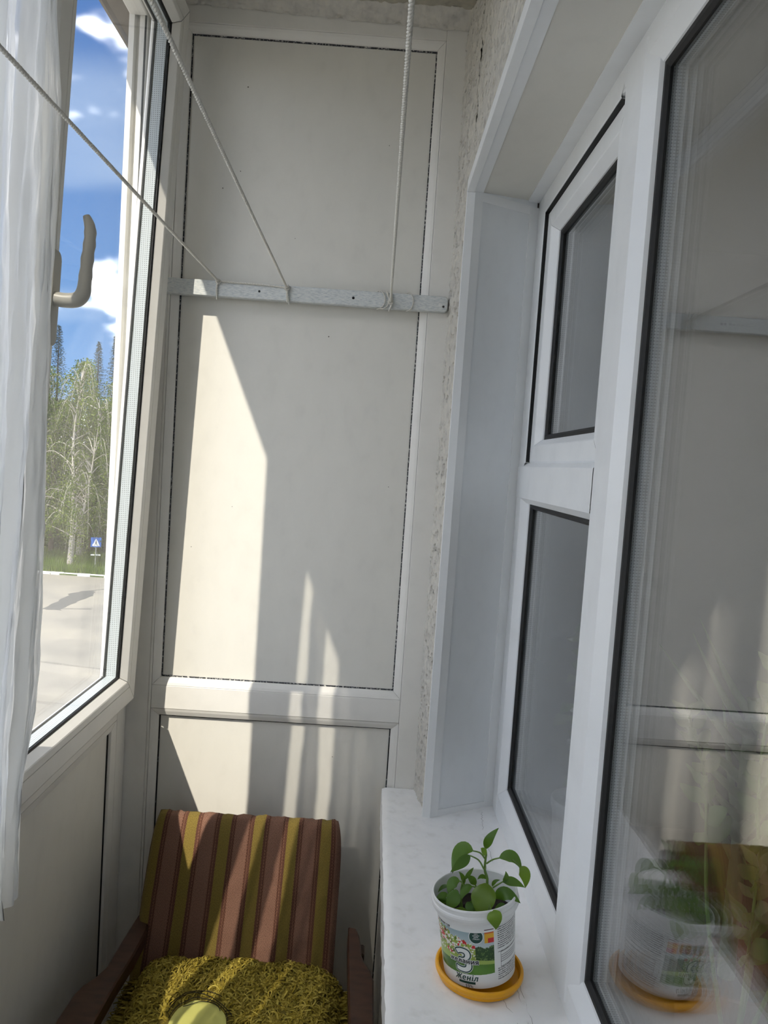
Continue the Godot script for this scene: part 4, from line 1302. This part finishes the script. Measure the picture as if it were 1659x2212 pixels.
func seedling() -> void:
	var p := node(self, "petunia_plant", V(POT.x, POT.y, POT.z))
	tag(p, "young green leafy petunia growing in the labelled white bucket", "plant")
	var view := Vector3(-0.187, 0.55, 0.98).normalized()
	var leaves := [
		[Vector3(-0.0041, 0.1950, -0.0008), Vector3(-0.0004, 0.2138, 0.0050), Vector3(0.0128, 0.2304, 0.0024), 0.0066, []],
		[Vector3(-0.0024, 0.1849, -0.0005), Vector3(-0.0081, 0.1967, 0.0086), Vector3(-0.0133, 0.2011, 0.0097), 0.0048, []],
		[Vector3(-0.0224, 0.1889, -0.0043), Vector3(-0.0410, 0.1848, -0.0078), Vector3(-0.0526, 0.1592, 0.0103), 0.0109, [Vector3(-0.0035, 0.1795, -0.0007), Vector3(-0.0114, 0.1875, -0.0022)]],
		[Vector3(-0.0274, 0.1863, 0.0050), Vector3(-0.0408, 0.1783, 0.0126), Vector3(-0.0571, 0.1669, 0.0197), 0.0076, [Vector3(-0.0061, 0.1691, 0.0090), Vector3(-0.0143, 0.1812, 0.0075)]],
		[Vector3(0.0173, 0.1845, 0.0033), Vector3(0.0364, 0.1892, 0.0069), Vector3(0.0492, 0.1736, 0.0145), 0.0086, [Vector3(-0.0010, 0.1726, -0.0002), Vector3(0.0078, 0.1803, 0.0015)]],
		[Vector3(0.0460, 0.1772, 0.0139), Vector3(0.0533, 0.1700, 0.0203), Vector3(0.0544, 0.1508, 0.0226), 0.0086, [Vector3(0.0356, 0.1878, 0.0119), Vector3(0.0438, 0.1809, 0.0134)]],
		[Vector3(0.0248, 0.1489, 0.0047), Vector3(0.0392, 0.1514, 0.0075), Vector3(0.0572, 0.1451, 0.0109), 0.0066, [Vector3(0.0110, 0.1371, 0.0021), Vector3(0.0184, 0.1436, 0.0035)]],
		[Vector3(0.0249, 0.1478, 0.0047), Vector3(0.0292, 0.1548, 0.0056), Vector3(0.0274, 0.1660, 0.0052), 0.0046, []],
		[Vector3(-0.0010, 0.1489, 0.0120), Vector3(-0.0078, 0.1335, 0.0291), Vector3(-0.0133, 0.1124, 0.0382), 0.0187, []],
		[Vector3(0.0012, 0.1325, 0.0511), Vector3(0.0040, 0.1303, 0.0680), Vector3(0.0058, 0.1165, 0.0724), 0.0109, [Vector3(-0.0016, 0.1390, 0.0506), Vector3(-0.0004, 0.1362, 0.0508)]],
		[Vector3(0.0141, 0.1271, 0.0129), Vector3(0.0284, 0.1381, 0.0176), Vector3(0.0481, 0.1316, 0.0295), 0.0096, [Vector3(0.0062, 0.1288, 0.0114), Vector3(0.0102, 0.1274, 0.0121)]],
		[Vector3(-0.0386, 0.1389, -0.0074), Vector3(-0.0499, 0.1358, -0.0044), Vector3(-0.0548, 0.1201, -0.0003), 0.0081, [Vector3(-0.0322, 0.1327, -0.0061), Vector3(-0.0345, 0.1375, -0.0066)]],
		[Vector3(-0.0463, 0.1312, 0.0034), Vector3(-0.0500, 0.1219, 0.0159), Vector3(-0.0603, 0.1087, 0.0191), 0.0106, [Vector3(-0.0411, 0.1279, 0.0044), Vector3(-0.0433, 0.1306, 0.0040)]],
		[Vector3(-0.0202, 0.1367, 0.0012), Vector3(-0.0316, 0.1327, 0.0062), Vector3(-0.0366, 0.1211, 0.0134), 0.0061, [Vector3(-0.0131, 0.1338, 0.0026), Vector3(-0.0162, 0.1364, 0.0020)]],
		[Vector3(-0.0539, 0.1141, -0.0103), Vector3(-0.0634, 0.1150, -0.0070), Vector3(-0.0735, 0.1105, -0.0038), 0.0048, [Vector3(-0.0447, 0.1115, -0.0085), Vector3(-0.0498, 0.1127, -0.0095)]],
		[Vector3(-0.0521, 0.1162, -0.0303), Vector3(-0.0601, 0.1137, -0.0318), Vector3(-0.0672, 0.1063, -0.0281), 0.0030, [Vector3(-0.0426, 0.1114, -0.0285), Vector3(-0.0469, 0.1149, -0.0293)]],
		[Vector3(-0.0120, 0.1283, -0.0176), Vector3(-0.0176, 0.1358, -0.0186), Vector3(-0.0260, 0.1408, -0.0202), 0.0056, [Vector3(-0.0094, 0.1202, -0.0171), Vector3(-0.0107, 0.1243, -0.0173)]],
		[Vector3(0.0022, 0.1432, -0.0098), Vector3(-0.0045, 0.1463, -0.0110), Vector3(-0.0114, 0.1428, -0.0073), 0.0033, []],
		[Vector3(-0.0291, 0.1275, -0.0208), Vector3(-0.0318, 0.1376, -0.0213), Vector3(-0.0386, 0.1450, -0.0226), 0.0035, [Vector3(-0.0272, 0.1150, -0.0204), Vector3(-0.0283, 0.1233, -0.0207)]],
		[Vector3(-0.0290, 0.1339, -0.0208), Vector3(-0.0223, 0.1456, -0.0195), Vector3(-0.0165, 0.1557, -0.0184), 0.0031, []],
		[Vector3(0.0118, 0.1333, -0.0079), Vector3(0.0152, 0.1413, -0.0073), Vector3(0.0228, 0.1452, -0.0058), 0.0028, []],
		[Vector3(-0.0282, 0.1094, 0.0252), Vector3(-0.0407, 0.1134, 0.0279), Vector3(-0.0546, 0.1115, 0.0303), 0.0056, []],
		[Vector3(-0.0259, 0.1210, 0.0154), Vector3(-0.0250, 0.1182, 0.0258), Vector3(-0.0209, 0.1129, 0.0317), 0.0066, []],
		[Vector3(0.0273, 0.1222, 0.0256), Vector3(0.0186, 0.1249, 0.0290), Vector3(0.0082, 0.1180, 0.0321), 0.0046, []],
		[Vector3(-0.0531, 0.1037, -0.0101), Vector3(-0.0622, 0.1042, -0.0119), Vector3(-0.0716, 0.1030, -0.0086), 0.0051, []],
		[Vector3(-0.0084, 0.1053, -0.0016), Vector3(-0.0172, 0.1090, 0.0018), Vector3(-0.0267, 0.1041, -0.0000), 0.0061, []],
	]
	for i in leaves.size():
		var q: Array = leaves[i]
		var s := nst()
		var face := (view + Vector3(0.25 * sin(i * 2.1), 0.25 * cos(i * 1.3), 0.0)).normalized()
		leaf(s, q[0], q[1], q[2], q[3], face)
		var blade := part(p, "leaf", s, [M.leaf, M.leaf_pale, M.leaf, M.leaf_warm][[0, 3, 1, 0, 0, 3, 0, 2, 3, 3, 0, 1, 1, 1, 1, 0, 0, 2, 0, 1, 0, 3, 0, 0, 0, 0][i]])
		if q[4].size():
			s = nst()
			tube(s, curve([q[4][0], q[4][1], q[0]], 10), [0.0013, 0.0013, 0.0013, 0.0012, 0.0012, 0.0012, 0.0011, 0.0011, 0.001, 0.001, 0.001], 7)
			part(blade, "leaf_stalk", s, M.stem)
	var s := nst()
	tube(s, curve([Vector3(-0.0075, 0.090, -0.004), Vector3(0.0023, 0.1418, 0.0004), Vector3(-0.0026, 0.1619, -0.0005), Vector3(-0.0029, 0.1785, -0.0006), Vector3(-0.0025, 0.1869, -0.0005), Vector3(-0.0041, 0.1950, -0.0008)], 20), [0.0022, 0.0022, 0.0022, 0.0021, 0.0021, 0.002, 0.002, 0.002, 0.0019, 0.0019, 0.0018, 0.0018, 0.0017, 0.0017, 0.0016, 0.0016, 0.0015, 0.0015, 0.0014, 0.0014, 0.0013], 8)
	part(p, "stem", s, M.stem)
	for q in [[Vector3(-0.030, 0.090, -0.012), Vector3(-0.0335, 0.115, -0.018), Vector3(-0.030, 0.136, -0.0215)], [Vector3(-0.034, 0.090, 0.002), Vector3(-0.036, 0.11, 0.0), Vector3(-0.042, 0.128, 0.002)], [Vector3(0.0, 0.09, 0.02), Vector3(0.0, 0.12, 0.035), Vector3(-0.001, 0.1365, 0.05)], [Vector3(0.008, 0.09, 0.0), Vector3(0.009, 0.115, 0.002), Vector3(0.0065, 0.128, 0.008)], [Vector3(-0.012, 0.09, -0.004), Vector3(-0.013, 0.11, -0.010), Vector3(-0.012, 0.12, -0.017)]]:
		s = nst()
		tube(s, curve(q, 10), [0.0017, 0.0017, 0.0016, 0.0016, 0.0015, 0.0015, 0.0015, 0.0014, 0.0014, 0.0013, 0.0013], 7)
		part(p, "stem", s, M.stem)

# ---------------------------------------------------------------- plants behind the flat's window
func flowerpot(called: String, label: String, at: Vector3, r: float, h: float, ribs: bool) -> Node3D:
	var b := node(self, called, at)
	tag(b, label, "flowerpot")
	var s := nst()
	var prof := [Vector2(0.0, 0.0), Vector2(r * 0.86, 0.0)]
	var k := 16 if ribs else 2
	for i in k + 1:
		prof.append(Vector2(r * (0.86 + 0.1 * i / k) + (0.0008 if i % 2 == 1 and ribs else 0.0), h * 0.84 * i / k))
	prof.append_array([Vector2(r * 1.03, h * 0.86), Vector2(r * 1.04, h * 0.98), Vector2(r, h), Vector2(r * 0.96, h * 0.98), Vector2(r * 0.9, h * 0.5)])
	lathe(s, prof, 48)
	part(b, "body", s, M.white_plastic if ribs else M.clay)
	s = nst()
	lathe(s, [Vector2(r * 0.93, h * 0.86), Vector2(0.0, h * 0.9)], 32)
	part(b, "soil", s, M.soil)
	return b

func indoor_plants() -> void:
	rng.seed = 5
	var board := -0.80
	flowerpot("flowerpot", "white ribbed plastic bucket with plant behind the lower small pane", V(0.475, board, 0.19), 0.058, 0.125, true)
	var p := node(self, "tied_plant", V(0.475, board + 0.11, 0.19))
	tag(p, "pale leafy plant tied up with white strips behind the lower pane", "plant")
	var stems := [[Vector3(0, 0, 0), Vector3(0.006, 0.12, 0.0), Vector3(0.0, 0.26, 0.005), Vector3(0.012, 0.42, 0.0)], [Vector3(-0.015, 0, 0.01), Vector3(-0.03, 0.14, 0.02), Vector3(-0.02, 0.28, 0.01), Vector3(-0.035, 0.36, 0.0)], [Vector3(0.01, 0, -0.01), Vector3(0.03, 0.1, -0.01), Vector3(0.045, 0.22, -0.02), Vector3(0.05, 0.34, -0.02)]]
	for q in stems:
		var s := nst()
		var pts := curve(q, 16)
		var rr := []
		for i in 17:
			rr.append(0.003 - 0.0001 * i)
		tube(s, pts, rr, 7)
		part(p, "stem", s, M.stem)
		for i in 15:
			var a: Vector3 = pts[2 + i]
			var f := rng.randf() * TAU
			var d := Vector3(cos(f), rng.randf_range(-0.3, 0.4), sin(f))
			var ln := rng.randf_range(0.035, 0.06)
			s = nst()
			leaf(s, a, a + d * ln * 0.55 + Vector3(0, 0.008, 0), a + d * ln + Vector3(0, -0.012, 0), ln * 0.33, Vector3(-0.5, 0.8, 0.3).normalized(), 0.3)
			part(p, "leaf", s, M.variegated if i % 3 else M.leaf_pale)
	for q in [[0.21, 0.3], [0.135, -0.4]]:
		var s := nst()
		var pts := []
		for i in 17:
			var a := TAU * i / 16.0
			pts.append(Vector3(0.034 * cos(a), q[0] + 0.012 * sin(a + q[1]), 0.022 * sin(a)))
		var rr := []
		rr.resize(17)
		rr.fill(0.0042)
		tube(s, pts, rr, 6)
		part(p, "tie_strip", s, M.sign_white)
	# aloe behind the large pane
	flowerpot("flowerpot_001", "plain clay flowerpot with spiky aloe behind the large pane", V(0.545, board, 0.70), 0.07, 0.12, false)
	p = node(self, "aloe_plant", V(0.545, board + 0.10, 0.70))
	tag(p, "spiky dark aloe with many narrow leaves behind the large pane", "plant")
	for i in 22:
		var f := TAU * i / 22.0 * 2.62
		var up := 0.25 + 0.75 * fposmod(i * 0.37, 1.0)
		var d := Vector3(cos(f) * (1.1 - up * 0.6), up, sin(f) * (1.1 - up * 0.6)).normalized()
		var ln := rng.randf_range(0.17, 0.27) * (0.62 if d.x < -0.3 else 1.0)
		var s := nst()
		var base := Vector3(0, 0.16 + 0.24 * fposmod(i * 0.61, 1.0), 0)
		var pts := curve([base, base + d * ln * 0.5, base + d * ln + Vector3(0, 0.02 - 0.03 * (1.0 - up), 0)], 10)
		var rr := []
		for k in 11:
			rr.append(maxf(0.0006, 0.0085 * (1.0 - k / 10.0)))
		tube(s, pts, rr, 6)
		for k in range(1, 10):
			var t: Vector3 = (pts[k + 1] - pts[k - 1]).normalized()
			var sv = t.cross(Vector3(0.2, 1, 0.1)).normalized() * (rr[k] + 0.003)
			for e in [-1.0, 1.0]:
				tri(s, pts[k] - t * 0.004, pts[k] + t * 0.004, pts[k] + sv * e + t * 0.003, Vector3.UP)
		part(p, "leaf", s, M.aloe)
	var st := nst()
	tube(st, [Vector3(0, -0.01, 0), Vector3(0, 0.41, 0)], [0.012, 0.009], 10)
	part(p, "stem", st, M.aloe)
	# flowering plant and a strap-leaved plant
	flowerpot("flowerpot_002", "clay flowerpot with pale flowering plant between the aloe and the mullion", V(0.475, board, 0.86), 0.055, 0.11, false)
	p = node(self, "flowering_plant", V(0.475, board + 0.09, 0.86))
	tag(p, "tall plant with pale papery bracts at its stem tips behind the large pane", "plant")
	for q in [[Vector3(0, 0, 0), Vector3(0.01, 0.2, 0.01), Vector3(0.0, 0.36, 0.0), Vector3(0.005, 0.50, 0.0)], [Vector3(0, 0, 0), Vector3(-0.03, 0.18, -0.03), Vector3(-0.035, 0.34, -0.06), Vector3(-0.06, 0.42, -0.07)], [Vector3(0, 0, 0), Vector3(0.03, 0.16, 0.03), Vector3(0.06, 0.30, 0.05), Vector3(0.09, 0.40, 0.08)], [Vector3(0, 0, 0), Vector3(-0.01, 0.12, 0.03), Vector3(-0.02, 0.22, 0.05), Vector3(-0.03, 0.30, 0.07)]]:
		var s := nst()
		var pts := curve(q, 20)
		var rr := []
		for i in 21:
			rr.append(0.003 - 0.00008 * i)
		tube(s, pts, rr, 7)
		part(p, "stem", s, M.stem)
		for i in 22:
			var k := 10 + int(i / 2.0) if i < 20 else 20
			var a: Vector3 = pts[k]
			var t: Vector3 = (pts[20] - pts[17]).normalized()
			var f := i * 2.4
			var d := (t * 0.8 + Vector3(cos(f), 0.1, sin(f))).normalized()
			var ln := rng.randf_range(0.022, 0.034) * (1.4 if i < 8 else 1.0)
			s = nst()
			leaf(s, a, a + d * ln * 0.55, a + d * ln, ln * 0.28, Vector3(cos(f + 1.5), 0.6, sin(f + 1.5)).normalized(), 0.2)
			part(p, "bract" if i > 7 else "leaf", s, M.variegated if i > 7 else M.leaf_pale)
	flowerpot("flowerpot_003", "wide clay flowerpot with strap-leaved plant beyond the aloe", V(0.66, board, 1.02), 0.075, 0.12, false)
	p = node(self, "strap_leaved_plant", V(0.66, board + 0.10, 1.02))
	tag(p, "plant with long arching strap leaves behind the large pane", "plant")
	for i in 9:
		var f := TAU * i / 9.0 + 0.4
		var d := Vector3(cos(f), 0, sin(f))
		var ln := rng.randf_range(0.28, 0.42) * (0.62 if d.x < 0.0 else 1.0)
		var pts := curve([Vector3.ZERO, d * ln * 0.25 + Vector3(0, ln * 0.75, 0), d * ln * 0.62 + Vector3(0, ln * 0.82, 0), d * ln + Vector3(0, ln * 0.35, 0)], 24)
		var rows := []
		for k in 25:
			var t: Vector3 = (pts[mini(k + 1, 24)] - pts[maxi(k - 1, 0)]).normalized()
			var sv := t.cross(d.cross(Vector3.UP).cross(t)).normalized()
			var w := 0.016 * pow(sin(PI * (0.12 + 0.88 * k / 24.0)), 0.6) if k < 24 else 0.0005
			var up := sv.cross(t)
			rows.append([pts[k] - sv * w + up * 0.003, pts[k], pts[k] + sv * w + up * 0.003])
		var s := nst()
		sheet_rows(s, rows)
		part(p, "leaf", s, M.leaf)

# ---------------------------------------------------------------- outside
func outdoors() -> void:
	var road := structure("road", "sunlit pale asphalt yard road below the balcony", "road")
	boxpart(road, "surface", M.asphalt, V(-140, GROUND - 0.4, -49.2), V(60, GROUND, 60), 0.0)
	var s := nst()
	var n := noise(0.9, 111, 3)
	var poly := []
	for q in [[-17.6, -38.2], [-16.6, -38.1], [-16.7, -40.2], [-16.5, -42.6], [-16.9, -43.9], [-17.6, -44.0], [-18.0, -42.7], [-17.7, -40.4]]:
		poly.append(Vector2(q[0], q[1]))
	var fine := []
	for i in poly.size():
		for k in 5:
			var q: Vector2 = poly[i].lerp(poly[(i + 1) % poly.size()], k / 5.0)
			fine.append(q + Vector2(n.get_noise_2d(q.x * 3.0, q.y * 3.0), n.get_noise_2d(q.y * 3.0, q.x * 3.0)) * 0.25)
	prism(s, fine, V(0, GROUND - 0.01, 0), X3, Z3, Y3, 0.0, 0.02, 0.004)
	part(road, "repair_patch", s, M.asphalt_new)
	for q in [[[-20.4, -36.0], [-18.6, -37.4], [-17.4, -38.3], [-15.2, -38.9]], [[-17.4, -43.9], [-16.4, -45.2], [-14.6, -46.2], [-13.2, -47.4]]]:
		s = nst()
		for i in 3:
			var a := Vector2(q[i][0], q[i][1])
			var b := Vector2(q[i + 1][0], q[i + 1][1])
			var sv := (b - a).orthogonal().normalized() * 0.07
			prism(s, [a - sv, b - sv, b + sv, a + sv], V(0, GROUND - 0.01, 0), X3, Z3, Y3, 0.0, 0.016, 0.002)
		part(road, "tar_seam", s, M.asphalt_new)
	var verge := structure("lawn", "green verge behind the white kerb under the trees", "lawn")
	boxpart(verge, "ground", M.lawn, V(-140, GROUND - 0.4, -160), V(60, GROUND + 0.10, -49.0), 0.0)
	var kerb := structure("kerb", "row of whitewashed kerb stones between road and verge", "kerb")
	rng.seed = 8
	var stone := nst()
	bx(stone, Vector3(-0.44, 0, -0.10), Vector3(0.44, 0.27, 0.10), 0.02)
	var sm := stone.commit()
	for i in 60:
		var k := part(kerb, "kerb_stone", sm, M.kerb_white)
		k.position = V(-46.0 + i * 0.91, GROUND - 0.1 + rng.randf_range(-0.02, 0.02), -49.1 + rng.randf_range(-0.02, 0.02))
		k.rotation.y = rng.randf_range(-0.02, 0.02)
	# grass
	var blade := nst()
	for k in 7:
		var f := k * 0.9
		var d := Vector3(cos(f), 0, sin(f))
		var a := d * 0.05 * k / 7.0
		tri(blade, a - Vector3(d.z, 0, -d.x) * 0.03, a + Vector3(d.z, 0, -d.x) * 0.03, a + d * 0.16 + Vector3(0, 0.42, 0), Vector3(0, 0.3, 1))
	var mm := MultiMesh.new()
	mm.transform_format = MultiMesh.TRANSFORM_3D
	mm.use_colors = true
	mm.mesh = blade.commit()
	mm.instance_count = 9000
	for i in 9000:
		var z := -49.3 - 9.0 * pow(rng.randf(), 1.6)
		mm.set_instance_transform(i, Transform3D(Basis(Vector3.UP, rng.randf() * TAU).scaled(Vector3.ONE * rng.randf_range(0.6, 1.5)), V(rng.randf_range(-34, -8), GROUND + 0.08, z)))
		mm.set_instance_color(i, Color(0.25, 0.35, 0.10).lerp(Color(0.40, 0.47, 0.19), rng.randf()).srgb_to_linear())
	var g := MultiMeshInstance3D.new()
	g.name = "grass"
	g.multimesh = mm
	g.material_override = M.grass_blades
	add_child(g)
	tag(g, "tall green grass on the verge under the birches", "grass", "", "stuff")
	# trees
	var birch_spots := [[-21.5, -51.2, 14.2, "broad birch with forked white trunk beside the crossing sign"], [-19.0, -53.8, 14.4, "slender birch behind the crossing sign"], [-24.6, -53.5, 14.0, "birch with drooping crown next to the forked birch"], [-22.8, -56.0, 14.9, "tall birch standing behind the forked birch"], [-27.8, -52.5, 14.6, "leafy birch at the curtained end of the tree row"], [-16.2, -52.2, 14.4, "birch past the crossing sign at the balcony's corner"], [-20.2, -58.5, 15.4, "pale birch deep in the wood between two spruces"], [-12.6, -54.0, 14.8, "last birch of the row hidden by the end wall"], [-31.5, -55.0, 15.0, "first birch of the row behind the curtain"]]
	for i in birch_spots.size():
		birch(i, birch_spots[i])
	var spruce_spots := [[-25.6, -57.5, 18.2, "tallest pointed spruce rising over the birches"], [-23.2, -59.5, 17.4, "pointed spruce between two birch crowns"], [-21.7, -59.0, 17.9, "dark spruce top next to the window jamb"], [-28.5, -59.0, 17.5, "dark spruce behind the curtained birch"], [-18.5, -60.0, 17.0, "spruce at the balcony's corner behind the slender birch"]]
	for i in spruce_spots.size():
		spruce(i, spruce_spots[i])
	for i in 15:
		shrub(i)
	crossing_sign()

func birch(i: int, q: Array) -> void:
	rng.seed = 300 + i
	var h: float = q[2]
	var t := node(self, "birch_tree" if i == 0 else "birch_tree_%03d" % i, V(q[0], GROUND + 0.05, q[1]))
	tag(t, q[3], "tree", "birches beyond the road")
	var limbs := []
	var lean := Vector3(rng.randf_range(-0.5, 0.5), 0, rng.randf_range(-0.4, 0.4))
	limbs.append([Vector3(0, 0, 0), Vector3(0.1, h * 0.3, 0) + lean * 0.3, lean + Vector3(-0.1, h * 0.65, 0.1), lean * 1.4 + Vector3(0.2, h * 0.95, 0)])
	if i == 0:
		limbs.append([Vector3(0.08, h * 0.17, 0), Vector3(0.9, h * 0.3, 0.2), Vector3(1.4, h * 0.55, 0.1), Vector3(1.9, h * 0.82, 0.3)])
	var s := nst()
	var tips := []
	for k in limbs.size():
		var pts := curve(limbs[k], 24)
		var rr := []
		for j in 25:
			rr.append((0.21 if k == 0 else 0.13) * (1.0 - 0.93 * j / 24.0) + (0.06 * exp(-j * 0.9) if k == 0 else 0.0))
		tube(s, pts, rr, 9)
		for j in range(5, 25):
			tips.append(pts[j])
	var stem := part(t, "trunk", s, M.birch_bark)
	var br := nst()
	var lf := nst()
	for k in 95:
		var a: Vector3 = tips[rng.randi() % tips.size()]
		var f := rng.randf() * TAU
		var reach := rng.randf_range(0.8, 2.9) * clampf(1.35 - a.y / h, 0.28, 1.0)
		var d := Vector3(cos(f), 0, sin(f))
		var b := a + d * reach * 0.6 + Vector3(0, rng.randf_range(0.4, 1.3), 0)
		var c := a + d * reach + Vector3(0, rng.randf_range(-0.3, 0.9), 0)
		var e := c + d * 0.35 + Vector3(0, -rng.randf_range(0.8, 2.2), 0)
		var pts := curve([a, b, c, e], 9)
		tube(br, pts, [0.05, 0.042, 0.036, 0.03, 0.024, 0.018, 0.014, 0.010, 0.007, 0.004], 4, false)
		for j in 105:
			var v := rng.randf_range(0.25, 1.0) * 9.0
			var g := int(v)
			var p: Vector3 = pts[mini(g, 8)].lerp(pts[mini(g + 1, 9)], v - g) + Vector3(rng.randf_range(-0.35, 0.35), rng.randf_range(-0.5, 0.2), rng.randf_range(-0.35, 0.35))
			var sz := rng.randf_range(0.05, 0.105)
			var u := Vector3(rng.randf_range(-1, 1), rng.randf_range(-1, 1), rng.randf_range(-1, 1)).normalized()
			var w := u.cross(Vector3(rng.randf_range(-1, 1), rng.randf_range(-1, 1), rng.randf_range(-1, 1))).normalized()
			lf.set_color(Color(0.20, 0.29, 0.07).lerp(Color(0.44, 0.49, 0.17), rng.randf()).srgb_to_linear())
			quad(lf, p - u * sz, p + w * sz * 0.6, p + u * sz, p - w * sz * 0.6, Vector3(0, 0.5, 1))
	part(stem, "branches", br, M.birch_bark)
	part(t, "foliage", lf, M.tree_leaf)

func spruce(i: int, q: Array) -> void:
	rng.seed = 500 + i
	var h: float = q[2]
	var t := node(self, "spruce_tree" if i == 0 else "spruce_tree_%03d" % i, V(q[0], GROUND + 0.05, q[1]))
	tag(t, q[3], "tree", "spruces behind the birches")
	var s := nst()
	tube(s, [Vector3.ZERO, Vector3(0, h * 0.5, 0), Vector3(0, h, 0)], [0.22, 0.12, 0.012], 8)
	part(t, "trunk", s, M.spruce_bark)
	var f := nst()
	var y := h - 0.05
	var a := 0.0
	while y > h * 0.2:
		a += 2.4 + rng.randf_range(-0.5, 0.5)
		var r := 0.06 + (h - y) * 0.21
		var d := Vector3(cos(a), 0, sin(a))
		var ln := r * rng.randf_range(0.65, 1.2)
		var count := 5 + int(ln * 8.0)
		for m in count:
			var u := (m + rng.randf()) / count
			var p := Vector3(0, y, 0) + d * ln * u + Vector3(rng.randf_range(-0.05, 0.05), -0.42 * ln * u + 0.26 * ln * u * u + rng.randf_range(-0.07, 0.05), rng.randf_range(-0.05, 0.05))
			for e in [-1.0, 1.0]:
				var sv: Vector3 = (d.cross(Vector3.UP) * e + d * 0.8 + Vector3(0, rng.randf_range(-0.7, 0.5), 0)).normalized() * rng.randf_range(0.08, 0.22) * (1.15 - 0.5 * u)
				f.set_color(Color(0.10, 0.155, 0.08).lerp(Color(0.23, 0.29, 0.15), rng.randf()).srgb_to_linear())
				quad(f, p, p + d * 0.05 + sv * 0.4, p + sv, p - d * 0.05 + sv * 0.5, Vector3(0, 1, 0.4))
		y -= 0.022 + 0.0011 * (h - y)
	part(t, "needles", f, M.tree_leaf)

func shrub(i: int) -> void:
	rng.seed = 700 + i
	var t := node(self, "shrub" if i == 0 else "shrub_%03d" % i, V(-39.0 + i * 2.15, GROUND + 0.05, -60.5 - 2.0 * (i % 2)))
	tag(t, "dense dark shrub in the undergrowth below the birch crowns", "shrub", "shrubs under the trees")
	var s := nst()
	for k in 6:
		tube(s, [Vector3(0, 0, 0), Vector3(rng.randf_range(-0.8, 0.8), 3.5, rng.randf_range(-0.6, 0.6)), Vector3(rng.randf_range(-1.5, 1.5), 7.6, rng.randf_range(-0.8, 0.8))], [0.05, 0.035, 0.01], 5, false)
	part(t, "stems", s, M.spruce_bark)
	var lf := nst()
	for k in 6500:
		var a := rng.randf() * TAU
		var y := rng.randf_range(0.2, 12.5)
		var r := 2.1 * sqrt(rng.randf()) * (1.0 - pow(absf(y - 5.5) / 7.6, 2.0) * 0.7)
		var p := Vector3(cos(a) * r, y, sin(a) * r)
		var sz := rng.randf_range(0.09, 0.19)
		var u := Vector3(rng.randf_range(-1, 1), rng.randf_range(-1, 1), rng.randf_range(-1, 1)).normalized()
		var w := u.cross(Vector3(rng.randf_range(-1, 1), rng.randf_range(-1, 1), rng.randf_range(-1, 1))).normalized()
		lf.set_color(Color(0.15, 0.22, 0.08).lerp(Color(0.30, 0.37, 0.16), rng.randf()).srgb_to_linear())
		quad(lf, p - u * sz, p + w * sz * 0.7, p + u * sz, p - w * sz * 0.7, Vector3(0, 0.5, 1))
	part(t, "foliage", lf, M.tree_leaf)

func crossing_sign() -> void:
	var t := node(self, "crossing_sign", V(-19.6, GROUND + 0.08, -51.0))
	tag(t, "blue square pedestrian crossing sign on thin pole by the kerb", "road sign")
	t.rotation.y = 0.30
	var s := nst()
	tube(s, [Vector3(0, 0, -0.03), Vector3(0, 2.45, -0.03)], [0.028, 0.028], 8)
	part(t, "pole", s, M.galvanised)
	var board := boxpart(t, "plate", M.sign_blue, Vector3(-0.35, 1.72, 0.0), Vector3(0.35, 2.42, 0.02), 0.006)
	s = nst()
	prism(s, [Vector2(-0.27, 1.80), Vector2(0.27, 1.80), Vector2(0.0, 2.34)], Vector3.ZERO, X3, Y3, Z3, 0.019, 0.022, 0.0005)
	part(board, "white_triangle", s, M.sign_white)
	s = nst()
	# walking figure
	prism(s, [Vector2(-0.03, 2.00), Vector2(0.03, 2.00), Vector2(0.035, 2.14), Vector2(-0.02, 2.16)], Vector3.ZERO, X3, Y3, Z3, 0.021, 0.024, 0.0004)
	prism(s, [Vector2(-0.03, 2.01), Vector2(0.005, 2.01), Vector2(-0.06, 1.83), Vector2(-0.10, 1.83)], Vector3.ZERO, X3, Y3, Z3, 0.021, 0.024, 0.0004)
	prism(s, [Vector2(-0.005, 2.01), Vector2(0.03, 2.01), Vector2(0.10, 1.83), Vector2(0.06, 1.83)], Vector3.ZERO, X3, Y3, Z3, 0.021, 0.024, 0.0004)
	prism(s, [Vector2(0.02, 2.14), Vector2(0.035, 2.12), Vector2(0.10, 2.03), Vector2(0.085, 2.02)], Vector3.ZERO, X3, Y3, Z3, 0.021, 0.024, 0.0004)
	prism(s, [Vector2(-0.02, 2.15), Vector2(-0.03, 2.13), Vector2(-0.10, 2.04), Vector2(-0.085, 2.03)], Vector3.ZERO, X3, Y3, Z3, 0.021, 0.024, 0.0004)
	var head := []
	for k in 12:
		head.append(Vector2(0.005 + 0.03 * cos(TAU * k / 12.0), 2.20 + 0.03 * sin(TAU * k / 12.0)))
	prism(s, head, Vector3.ZERO, X3, Y3, Z3, 0.021, 0.024, 0.0004)
	part(board, "walking_figure", s, M.sign_black)
	boxpart(t, "cross_plate", M.sign_white, Vector3(-0.33, 1.12, 0.0), Vector3(0.33, 1.20, 0.015), 0.003)

func sun_block() -> void:
	# added wall, out of view, placed to keep the sun off the ledge
	var w := structure("wall_sun_block", "plain plastered wall added out of view outside to block the sun", "wall")
	boxpart(w, "plaster", M.ceiling_paint, V(-2.165, -9.0, 4.68), V(-0.62, 8.0, 4.85), 0.01)

func _ready() -> void:
	rng.seed = 1
	light_and_camera()
	materials()
	end_wall()
	shell()
	wear()
	reveal()
	outer_windows()
	flat_window()
	washing_lines()
	armchair()
	cushion()
	curtains()
	pot()
	seedling()
	indoor_plants()
	sun_block()
	outdoors()
